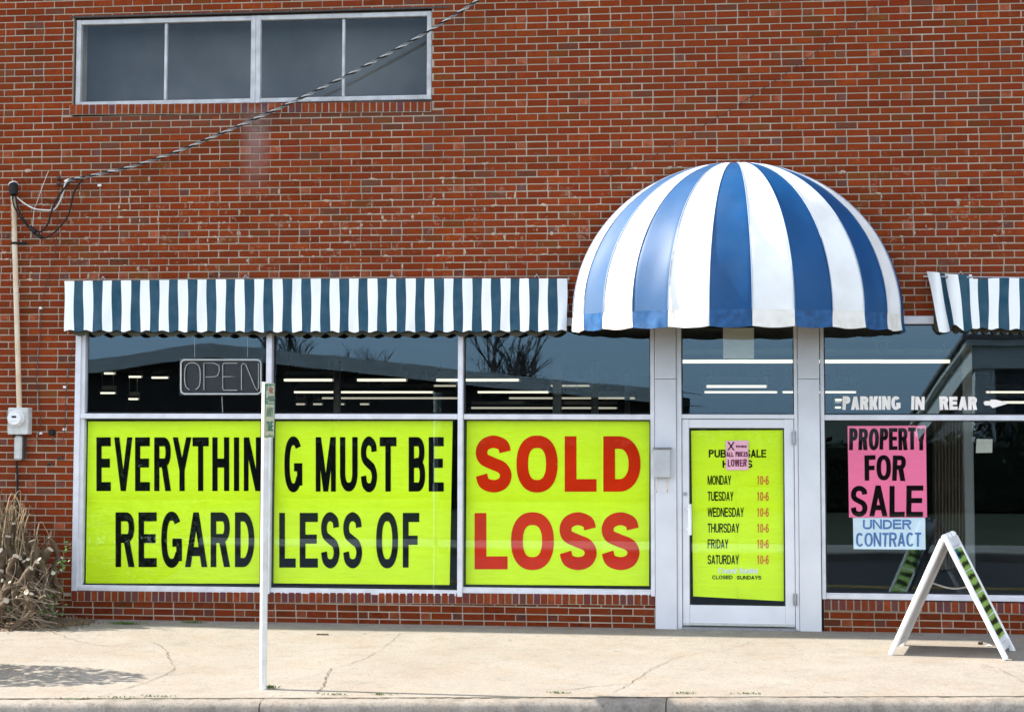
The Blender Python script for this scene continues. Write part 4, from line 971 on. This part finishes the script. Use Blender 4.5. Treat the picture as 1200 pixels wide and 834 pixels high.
# ================================================================== NO PARKING POLE
pb = gnd(308.3, 807); pole = empty('parking_sign_pole', pb, 'slim white pole at the kerb with a small edge-on NO PARKING ANY TIME sign', 'sign')
tp = at(307.5, 447.5, pb.y); SGX = pb.x+.034
mb = MB(); mb.tube([pb+Vector((0, 0, -.02)), (pb.x-.004, pb.y, 1.2), (pb.x-.006, pb.y, tp.z)], .0285, 14); mb.build('post', POLEW, pole)
mb = MB(); s0, s1 = at(312, 512.5, pb.y).z, at(312, 449, pb.y).z; sh = s1-s0; sw = .305
mb.box(pb.x+.024, pb.x+.029, pb.y-sw/2, pb.y+sw/2, s0, s1, 0, .002); sp = mb.build('sign_panel', SIGNW, pole)
O = Vector((pb.x+.0305, pb.y-sw/2, s0)); uy, uz = Vector((0, 1, 0)), Vector((0, 0, 1)); nx_ = Vector((1, 0, 0))
mb = MB()
def srect(mb, u0, u1, v0, v1, d=0.0): mb.face([O+uy*(u*sw)+uz*(v*sh)+nx_*d for u, v in ((u0, v0), (u1, v0), (u1, v1), (u0, v1))])
for r_ in ((.03, .97, .015, .035), (.03, .97, .965, .985), (.03, .06, .035, .965), (.94, .97, .035, .965), (.06, .94, .615, .635), (.06, .30, .64, .96)): srect(mb, *r_)
def stext(mb, s, u0, u1, v0, v1, d=.0006):
    k = (u1-u0)*sw/sum(ADV[c] for c in s); u = u0*sw
    for c in s: letter(mb, c, O+uy*u+uz*(v0*sh)+nx_*d, uy, uz, nx_, ADV[c]*k*.88, (v1-v0)*sh, ADV[c]*k*.2 if c != 'I' else ADV[c]*k*.6, (v1-v0)*sh*.17); u += ADV[c]*k
mb.build('green_border', GREENINK, sp, recalc=False)
for a_ in (('PARKING', .34, .92, .66, .77), ('ANY', .18, .84, .38, .56), ('TIME', .16, .86, .12, .30)): mb = MB(); stext(mb, *a_); mb.build('green_word', GREENINK, sp, recalc=False)
mb = MB(); stext(mb, 'NO', .44, .80, .81, .93); mb.build('red_lettering', REDINK, sp, recalc=False)
mb = MB(); srect(mb, .13, .23, .70, .90, .0012); mb.face([O+uy*(u*sw)+uz*(v*sh)+nx_*.0012 for u, v in ((.08, .74), (.18, .66), (.28, .74))]); mb.face([O+uy*(u*sw)+uz*(v*sh)+nx_*.0012 for u, v in ((.08, .86), (.28, .86), (.18, .945))]); mb.build('white_symbol', WHITE, sp, recalc=False)
mb = MB()
for v in (.05, .95): q_ = O+uy*(.5*sw)+uz*(v*sh); mb.tube([q_+Vector((-.05, 0, 0)), q_+Vector((.004, 0, 0))], .007, 8)
mb.build('bolt', METAL, sp)

# ================================================================== A-BOARD
fl, fr_ = gnd(1041.5, 767.5), gnd(1180.5, 773.5)
yN = (fl.y+fr_.y)/2; BWD = .61; apx = at(1106, 627, yN); ABX = apx.x
ab = empty('sidewalk_sign', (ABX, yN, ground_z(yN)), 'white plastic folding A-frame sidewalk sign with lime papers, standing open', 'sidewalk sign')
def panel(foot_x, sgn):
    """one leaf: from the foot up to the hinge; width runs in y"""
    z0 = ground_z(yN); z1 = apx.z; foot = Vector((foot_x, 0, z0)); top = Vector((ABX-sgn*-.012, 0, z1-.03)); ax = (top-foot); L = ax.length; ax.normalize()
    out = Vector((ax.z, 0, -ax.x)) if sgn > 0 else Vector((-ax.z, 0, ax.x))      # outward normal
    mb = MB(); B = Matrix((out, Vector((0, 1, 0)), ax)).transposed().to_4x4(); B.translation = foot
    def lb(o0, o1, y0, y1, a0, a1, bev=.006, mi=0):
        t_ = MB(); t_.box(o0, o1, y0, y1, a0, a1, mi, bev); i = len(mb.v)
        mb.v += [tuple(B @ Vector(v)) for v in t_.v]
        for f, m_, s_ in zip(t_.f, t_.m, t_.sm): mb.f.append(tuple(i+a for a in f)); mb.m.append(m_); mb.sm.append(s_); mb.c.append(None)
    ya, yb = yN, yN+BWD
    lb(-.022, .022, ya, ya+.045, 0, L, .012); lb(-.022, .022, yb-.045, yb, 0, L, .012)
    lb(-.021, .021, ya+.0455, yb-.0455, L-.09, L-.002, .01); lb(-.018, .018, ya+.0455, yb-.0455, .07, .13, .008)
    lb(-.006, .006, ya+.0455, yb-.0455, .131, L-.091, .001)
    return mb, B, L, lb
ab.rotation_euler.z = R(-11.5)
LIMEW = mat('weathered_lime_paper', (.27, .42, .07), .6, .15, 8); rq = random.Random(5)
for fx, sgn in ((fl.x, -1), (fr_.x, 1)):
    mb, B, L, lb = panel(fx, sgn); leaf = mb.build('board_leaf', PLASTW, ab)
    for k in range(4):
        a0 = .17+k*.205; w0 = random.uniform(0, .02); mb = MB()
        mb.face([B @ Vector((.0085+.0004*k, y, z)) for y, z in ((yN+.05+w0, a0), (yN+BWD-.05, a0+w0*.4), (yN+BWD-.05, a0+.197), (yN+.05, a0+.197))])
        pp = mb.build('lime_paper', LIMEW, ab, recalc=False); mb = MB()
        for j in range(2):
            pts_ = []
            for i in range(15):
                pts_.append(B @ Vector((.0125, yN+.09+.43*i/14, a0+.05+.09*j+(.028 if i % 2 else -.022)*rq.uniform(.5, 1.2))))
            for i in range(14):
                d_ = B.to_3x3() @ Vector((0, .010, .008)); mb.face([pts_[i]-d_, pts_[i]+d_, pts_[i+1]+d_, pts_[i+1]-d_])
        mb.build('marker_writing', INKSOFT, pp, recalc=False)
    mb = MB(); mb.face([B @ Vector((.0105, y, z)) for y, z in ((yN+.08, L-.2), (yN+BWD-.3, L-.2), (yN+BWD-.3, L-.11), (yN+.08, L-.11))]); mb.build('logo_sticker', mat('teal_sticker', (.02, .16, .17), .5), leaf, recalc=False)
mb = MB()
for yy in (yN+.07, yN+.3, yN+.54): mb = MB(); mb.tube([(ABX, yy-.035, apx.z-.022), (ABX, yy+.035, apx.z-.022)], .03, 12); mb.build('hinge_knuckle', PLASTW, ab)
mb = MB(); mb.tube(spline([(fl.x*.45+ABX*.55, yN+BWD-.02, .52), (ABX, yN+BWD-.02, .47), (fr_.x*.45+ABX*.55, yN+BWD-.02, .52)], 6), .008, 6); mb.build('spreader_strap', PLASTW, ab)

# ================================================================== CUT-BACK SHRUB
BARK = mat('shrub_bark', (.11, .074, .043), .9, .35, 30, .7, 90); CUT = mat('cut_wood', (.50, .42, .31), .8, .12, 30); TWIG = mat('dry_twig', (.21, .16, .11), .85, .35, 20, .3, 80)
LEAF = mat('shrub_leaf', (.08, .16, .025), .5, .4, 20); LITTER = mat('leaf_litter', (.15, .10, .06), .9, .5, 25, .5, 60)
rnd = random.Random(21)
sc = Vector((X(22, 733, -.35), -.38, ground_z(-.38)))
sh = empty('pruned_shrub', sc, 'hard pruned leafless shrub with pale cut stubs and tangled dry twigs against the brick', 'shrub')
mb = MB(); ends = []
def stub(px, pyt, Yt, r0, bend):
    tip = at(px, pyt, Yt); b0 = Vector((sc.x+(tip.x-sc.x)*rnd.uniform(.35, .6)+rnd.uniform(-.08, .08), Yt+rnd.uniform(-.08, .08), ground_z(Yt)))
    mid = b0.lerp(tip, .5)+Vector((rnd.uniform(-bend, bend), rnd.uniform(-bend, bend)*.5, rnd.uniform(-.03, .03)))
    m2 = mid.lerp(tip, .55)+Vector((rnd.uniform(-bend, bend)*.6, -.03, rnd.uniform(0, .05))); tip = tip+Vector((rnd.uniform(-.05, .05), -.07, -.02))
    P = spline([b0, mid, m2, tip], 5); mb.tube(P, [r0*(1.35-.5*k/(len(P)-1))*rnd.uniform(.85, 1.15) for k in range(len(P)-1)]+[r0*.95], 9, 0, True, 1); ends.append(tip); return b0, mid, tip
for px, py, Y, r in ((41, 630, -.42, .040), (58, 640, -.36, .034), (52, 652, -.5, .030), (66, 626, -.3, .022), (31, 632, -.4, .018), (24, 648, -.55, .034), (5, 642, -.5, .042), (12, 668, -.6, .034), (18, 610, -.3, .03),
                     (48, 655, -.6, .026), (36, 662, -.65, .03), (-8, 600, -.4, .05), (-20, 620, -.5, .05), (2, 600, -.25, .03), (73, 650, -.35, .018), (29, 690, -.75, .028), (8, 700, -.8, .03), (44, 692, -.75, .024),
                     (-25, 570, -.4, .05), (-40, 610, -.45, .06), (15, 655, -.45, .03), (60, 668, -.5, .022), (-10, 660, -.6, .04), (26, 628, -.25, .024), (10, 625, -.42, .034), (38, 645, -.3, .03)):
    b0, mid, tip = stub(px, py, Y, r, .12)
    for _ in range(2):
        t2 = mid+Vector((rnd.uniform(-.16, .2), rnd.uniform(-.1, .05), rnd.uniform(.05, .2))); mb.tube(spline([mid, mid.lerp(t2, .5)+Vector((0, 0, .03)), t2], 4), [r*.7, r*.62, r*.6, r*.58, r*.56, r*.56, r*.55, r*.54, r*.53], 8, 0, True, 1)
mb.build('branch', [BARK, CUT], sh)
mb = MB()
for k in range(330):
    px = rnd.uniform(-45, 74); Y = rnd.uniform(-.85, -.12); base = Vector((X(px, 720, Y), Y, ground_z(Y)+rnd.uniform(0, .35)))
    a = rnd.uniform(-1.9, 1.9); L = rnd.uniform(.12, .42); P = [base]; d = Vector((math.sin(a), rnd.uniform(-.5, .3), rnd.uniform(.05, .8))).normalized()
    for j in range(6):
        d = (d+Vector((rnd.uniform(-.45, .45), rnd.uniform(-.3, .3), rnd.uniform(-.35, .35)))).normalized(); nx2 = P[-1]+d*L/6
        if nx2.z < ground_z(Y)+.01: nx2.z = ground_z(Y)+.012; d.z = abs(d.z)
        if nx2.y > -.03: nx2.y = -.03
        if nx2.x > X(86, 680): nx2.x = X(86, 680); d.x = -abs(d.x)
        P.append(nx2)
    r0 = rnd.uniform(.002, .0062); mb.tube(P, [r0*(1-.09*j) for j in range(7)], 5)
mb.build('twigs', TWIG, sh)
mb = MB()
for k in range(260):
    px = rnd.uniform(-45, 46); Y = rnd.uniform(-.55, -.08); b0 = at(px, rnd.uniform(640, 700), Y); tp = at(px+rnd.gauss(0, 12), rnd.uniform(572, 632)+max(0, px-14)*1.5, Y); dr = tp+Vector((rnd.gauss(.04, .09), -rnd.uniform(0, .1), -rnd.uniform(.02, .2)))
    P = spline([b0, b0.lerp(tp, .6)+Vector((rnd.uniform(-.03, .03), 0, 0)), tp, dr], 4); w0 = rnd.uniform(.004, .009)
    L = [(p-Vector((w0*(1-(i/len(P))**2), 0, 0)), p+Vector((w0*(1-(i/len(P))**2), -w0*.6, 0))) for i, p in enumerate(P)]
    for i in range(len(L)-1): mb.face([L[i][0], L[i][1], L[i+1][1], L[i+1][0]])
mb.build('dry_blades', mat('dry_blade', (.20, .145, .078), .85, .35, 12), sh, recalc=False)
mb = MB()
def leaf(mb, c, s, rnd=rnd):
    n_ = Vector((rnd.uniform(-1, 1), rnd.uniform(-1, .2), rnd.uniform(-.2, 1))).normalized(); a = n_.orthogonal().normalized(); a = (Matrix.Rotation(rnd.uniform(0, 6.28), 3, n_) @ a); b = n_.cross(a)
    mb.face([c-a*s, c-b*s*.42, c+a*s*.1-b*s*.45+n_*s*.1, c+a*s, c+a*s*.1+b*s*.45+n_*s*.1, c+b*s*.42-a*s*.2])
for (px, py, n_, sp_) in ((18, 705, 46, 16), (62, 700, 40, 14), (74, 662, 22, 10), (60, 720, 30, 12), (78, 640, 10, 6), (35, 715, 16, 14)):
    for k in range(n_):
        Y = rnd.uniform(-.75, -.2); q_ = at(px+rnd.gauss(0, sp_*.5), py+rnd.gauss(0, sp_*.6), Y); q_.z = max(q_.z, ground_z(Y)+.02); leaf(mb, q_, rnd.uniform(.014, .03))
mb.build('leaves', LEAF, sh, recalc=False)
mb = MB(); rows = []
for j in range(9):
    row = []
    for i in range(25):
        th = 2*math.pi*i/24; r_ = j/8; x = sc.x-.15+.82*r_*math.cos(th)*(1+.1*math.sin(3*th)); y = min(-.012, -.36+.52*r_*math.sin(th)*(1+.12*math.sin(4*th+1))); row.append((x, y, ground_z(y)+.045*(1-r_**2)*(.6+.6*rnd.random())+.006))
    rows.append(row)
mb.grid(rows)
tag(mb.build('leaf_litter', LITTER), 'brown mound of leaf litter and soil under the pruned shrub', 'leaf litter', kind='stuff')
mb = MB()
for k in range(420):
    th = rnd.uniform(0, 6.28); r_ = math.sqrt(rnd.random())*1.05; x = sc.x-.1+.85*r_*math.cos(th); y = min(-.03, -.40+.55*r_*math.sin(th)); leaf(mb, Vector((x, y, ground_z(y)+.012+.04*max(0, 1-r_))), rnd.uniform(.012, .03))
tag(mb.build('fallen_leaves', LITTER, recalc=False), 'scattered dead leaves around the foot of the pruned shrub', 'leaves', kind='stuff')

# ================================================================== WEEDS AND LITTER ON THE PAVING
WEED = mat('weed_green', (.10, .15, .03), .7, .4, 30)
def weed(px, py, n, spread, h, label, group='weeds in the pavement cracks'):
    c = gnd(px, py); mb = MB()
    for k in range(n):
        p = c+Vector((rnd.gauss(0, spread), rnd.gauss(0, spread*.22), 0)); p.z = ground_z(p.y)+.002; a = rnd.uniform(0, 6.28); d = Vector((math.cos(a), math.sin(a), 0))*h*rnd.uniform(.3, 1.1); s1 = Vector((-d.y, d.x, 0)).normalized()*.004
        t_ = p+d+Vector((0, 0, h*rnd.uniform(.4, 1))); m_ = p+d*.4+Vector((0, 0, h*.5)); mb.face([p-s1, p+s1, m_+s1*.9, t_, m_-s1*.9])
    return tag(mb.build('weed_tuft', WEED, recalc=False), label, 'weed', group)
weed(146, 731, 120, .085, .03, 'largest flat weed patch by the wall foot below the leftmost banner'); weed(224, 729.5, 50, .05, .03, 'small weed tuft at the wall foot below the letter G')
for px, py, s_ in ((92, 819, .10), (140, 817.5, .12), (185, 816, .08), (395, 814, .06), (447, 814, .07), (655, 812, .05), (800, 812.5, .06), (880, 813, .07)):
    weed(px, py, 26, s_*.8, .018, 'low green weeds growing along the joint behind the kerb', 'weeds along the kerb joint')
weed(316, 806, 40, .035, .03, 'tiny weed tuft right at the foot of the white sign pole'); weed(82, 693, 0, .02, .03, 'x') if False else None
mb = MB(); q_ = gnd(378.5, 743.5); 
for dx in (-.04, .0, .035): mb.box(q_.x+dx-.02, q_.x+dx+.016, q_.y-.012, q_.y+.012, q_.z, q_.z+.012, 0, .004)
tag(mb.build('wood_scrap', mat('brown_scrap', (.10, .06, .03), .9, .3)), 'small brown scrap lying on the paving near the window', 'litter')
mb = MB(); q_ = gnd(1149, 755); mb.tube([q_+Vector((-.02, 0, .012)), q_+Vector((.02, .005, .014))], [.014, .012], 8); tag(mb.build('pebble', mat('dark_pebble', (.06, .04, .03), .8)), 'small dark pebble on the paving behind the folding sign', 'pebble')
mb = MB(); q_ = gnd(1158, 757); mb.face([q_+Vector((x, y, z)) for x, y, z in ((-.03, 0, .006), (0, -.02, .008), (.035, .0, .006), (.01, .02, .016))]); tag(mb.build('paper_scrap', PLASTW), 'scrap of white paper on the paving behind the folding sign', 'litter')
mb = MB(); q_ = gnd(81, 726); mb.face([q_+Vector((x, y, z)) for x, y, z in ((-.04, 0, .006), (0, -.025, .01), (.045, .0, .008), (.01, .025, .02))]); tag(mb.build('paper_scrap', PLASTW), 'scrap of white paper at the right foot of the pruned shrub', 'litter')

# ================================================================== ACROSS THE STREET (seen reflected in the glass)
PALE = mat('pale_trim', (.80, .78, .72), .7, .1, 3); DARKW = mat('dark_board_wall', (.07, .05, .04), .8, .25, 4); ROOFG = mat('grey_roof', (.20, .19, .19), .8, .15, 3); WALLG = mat('grey_board_wall', (.13, .125, .115), .8, .2, 4); WINB = mat('dark_window', (.015, .018, .02), .15, .1)
GZ = RZ+.25
def mir(px, py, s):
    """where the thing seen reflected at this pixel stands, s metres in front of the glass"""
    d = ray(px, py); q_ = CAM+d*((s+.055-CAM.y)/d.y); return Vector((q_.x, -s, q_.z))
s_ = 33; aL = mir(90, 410, s_); pk = mir(250, 402, s_); aR = mir(800, 460, s_)
hb = empty('low_building', (pk.x, -s_-6, GZ), 'low dark building with a pale roof edge across the street, reflected in the windows', 'building')
mb = MB(); mb.box(aL.x-4, aR.x-.5, -s_-12, -s_-.2, GZ-.1, aR.z-.1); mb.face([(aL.x-4, -s_-.2, aR.z-.1), (aR.x-.5, -s_-.2, aR.z-.1), (pk.x, -s_-.2, pk.z-.15)]); mb.build('wall', DARKW, hb)
mb = MB()
L0 = Vector((aL.x-4.3, 0, aR.z+.25)); FH = .36 
for (A, B_) in ((L0, pk), (pk, aR)):
    for y0, y1, dz in ((-s_-12, -s_+.3, 0),):
        mb.face([(A.x, y0, A.z), (B_.x, y0, B_.z), (B_.x, y1, B_.z), (A.x, y1, A.z)], 1); mb.face([(A.x, y0, A.z-FH), (B_.x, y0, B_.z-FH), (B_.x, y1, B_.z-FH), (A.x, y1, A.z-FH)], 1)
        mb.face([(A.x, y1, A.z), (B_.x, y1, B_.z), (B_.x, y1, B_.z-FH), (A.x, y1, A.z-FH)], 0)
mb.build('roof', [PALE, ROOFG], hb, recalc=False)
for k in range(5):
    x = aL.x-1+k*2.4; mb = MB(); mb.box(x, x+1.3, -s_-.25, -s_-.15, GZ+.9, GZ+2.0); mb.build('window', WINB, hb)
# pale house on the right, its flank running away from the street
s2 = 26; cn = mir(1137, 398, s2); hs = empty('corner_house', (cn.x+4, -s2-8, GZ), 'grey house with pale cornice across the street, reflected in the right window', 'house')
dirv = Vector((-.06, -1, 0)).normalized(); sdv = Vector((1, -.06, 0)).normalized(); Lh, Wh, SL = 11.0, 9.0, .165
def hp(u, w, z): return Vector((cn.x, cn.y, 0))+sdv*u+dirv*w+Vector((0, 0, z))
def sloped(mb, u0, u1, w0, w1, d0, d1, base=None, mi=0):
    """block whose top follows the shed roof, d0 below the roof line, its foot d1 below it or at the height base"""
    zt = [cn.z-SL*w-d0 for w in (w0, w1)]; zb = [base if base is not None else cn.z-SL*w-d1 for w in (w0, w1)]
    T_ = [hp(u0, w0, zt[0]), hp(u1, w0, zt[0]), hp(u1, w1, zt[1]), hp(u0, w1, zt[1])]; B_ = [hp(u0, w0, zb[0]), hp(u1, w0, zb[0]), hp(u1, w1, zb[1]), hp(u0, w1, zb[1])]
    mb.face(T_, mi); mb.face(B_[::-1], mi)
    for a_ in range(4): b2_ = (a_+1) % 4; mb.face([T_[b2_], T_[a_], B_[a_], B_[b2_]], mi)
mb = MB(); sloped(mb, .25, Wh, .25, Lh, .10, 0, GZ-.1); mb.build('wall', WALLG, hs)
mb = MB(); sloped(mb, -.12, Wh+.2, -.12, Lh, 0, .13); sloped(mb, .02, Wh+.05, .02, Lh, .131, .62); sloped(mb, .1, .55, .1, .55, .621, 0, GZ); mb.build('cornice', PALE, hs)
mb = MB(); sloped(mb, -.2, Wh+.3, -.2, Lh+.1, -.09, -.002); mb.build('roof', ROOFG, hs)
for k in range(3):
    mb = MB(); sloped(mb, 1.0+k*2.4, 2.2+k*2.4, .2, .3, 1.2, 2.9); mb.build('window', WINB, hs)
# dark row of shrubs added across the street, to darken reflections in the lower panes
HEDGE = mat('hedge_leaf', (.022, .034, .012), .7, .5, 6); rh = random.Random(9)
hd_ = empty('added_hedge', (-3, -24.6, GZ-.1), 'added row of dark shrubs across the street, darkening the reflections in the lower panes', 'added_hedge')
mb = MB()
for k in range(13):
    x = -14+k*1.8; mb.tube([(x, -24.6, GZ-.1), (x+.05, -24.6, GZ+.8), (x-.04, -24.55, GZ+1.3)], [.05, .04, .02], 6)
mb.build('stems', BARK, hd_)
mb = MB()
for k in range(9000):
    x = rh.uniform(-15, 8.4); top_ = 1.62+.2*math.sin(x*1.1)+.15*math.sin(x*2.9+1); z = GZ+rh.random()*(top_-GZ)*(1 if rh.random() < .97 else 1.06)
    leaf(mb, Vector((x, -24.6+rh.choice((-1, 1))*.55*rh.random()**.35, z)), rh.uniform(.07, .14), rh)
mb.build('foliage', HEDGE, hd_, recalc=False)
mb = MB(); mb.box(-14.8, 8.2, -24.9, -24.3, GZ-.05, 1.35, 0, .1); mb.build('inner_foliage', HEDGE, hd_)
BARK2 = mat('bare_tree_bark', (.09, .075, .065), .9, .3, 9)
def bare_tree(x, y, H, seed, label):
    r_ = random.Random(seed); o = empty('bare_tree', (x, y, GZ-.1), label, 'tree', 'bare trees across the street'); tr, cr = MB(), MB()
    def grow(p, d, L, r0, lev, mb_):
        P = [p]
        for k in range(4): d = (d+Vector((r_.uniform(-.16, .16), r_.uniform(-.16, .16), r_.uniform(-.03, .12)))).normalized(); P.append(P[-1]+d*L/4)
        mb_.tube(P, [r0*(1-.1*k) for k in range(5)], 7 if lev < 2 else 4, 0, False)
        if lev < 4:
            for k in range(5 if lev < 1 else 4):
                t_ = P[r_.randint(2, 4)]; an = r_.uniform(0, 6.28); sp_ = r_.uniform(.35, .8); nd = (d+Vector((math.cos(an)*sp_, math.sin(an)*sp_, r_.uniform(0, .2)))).normalized(); grow(t_, nd, L*r_.uniform(.55, .78), r0*.55, lev+1, cr)
    grow(Vector((x, y, GZ-.1)), Vector((0, 0, 1)), H*.34, H*.022, 0, tr); tr.build('trunk', BARK2, o); cr.build('crown', BARK2, o)
for px, s3, H, sd, lb_ in ((358, 62, 7.6, 3, 'taller bare tree behind the low building, reflected in the second window'), (440, 66, 6.4, 5, 'smaller bare tree behind the low building, reflected in the second window'), (578, 62, 7.4, 8, 'broad bare tree behind the low building, reflected in the third window'), (612, 70, 6.2, 11, 'slight bare tree behind the low building, reflected in the third window')):
    q_ = mir(px, 440, s3); bare_tree(q_.x, -s3, H, sd, lb_)
# evergreen beside the paving, out of the picture on the left, whose shadow falls on the sidewalk
def shade_shrub():
    c = Vector((-4.95, -3.2, ground_z(-3.2))); o = empty('clipped_evergreen', c, 'rounded dense evergreen shrub standing by the paving left of the shop', 'shrub'); r_ = random.Random(4)
    mb = MB(); mb.tube([c+Vector((0, 0, -.05)), c+Vector((.02, 0, .6)), c+Vector((0, .03, 1.1))], [.07, .06, .03], 8); mb.build('trunk', BARK, o)
    mb = MB()
    for k in range(2600):
        d = Vector((r_.gauss(0, 1), r_.gauss(0, 1), r_.gauss(0, 1))).normalized(); q_ = c+Vector((d.x*.95, d.y*.52, .85+d.z*.75))*1.0*1.0; q_ = c+(q_-c)*(r_.random()**.2); leaf(mb, q_, r_.uniform(.03, .06), r_)
    mb.build('crown', LEAF, o, recalc=False)
shade_shrub()
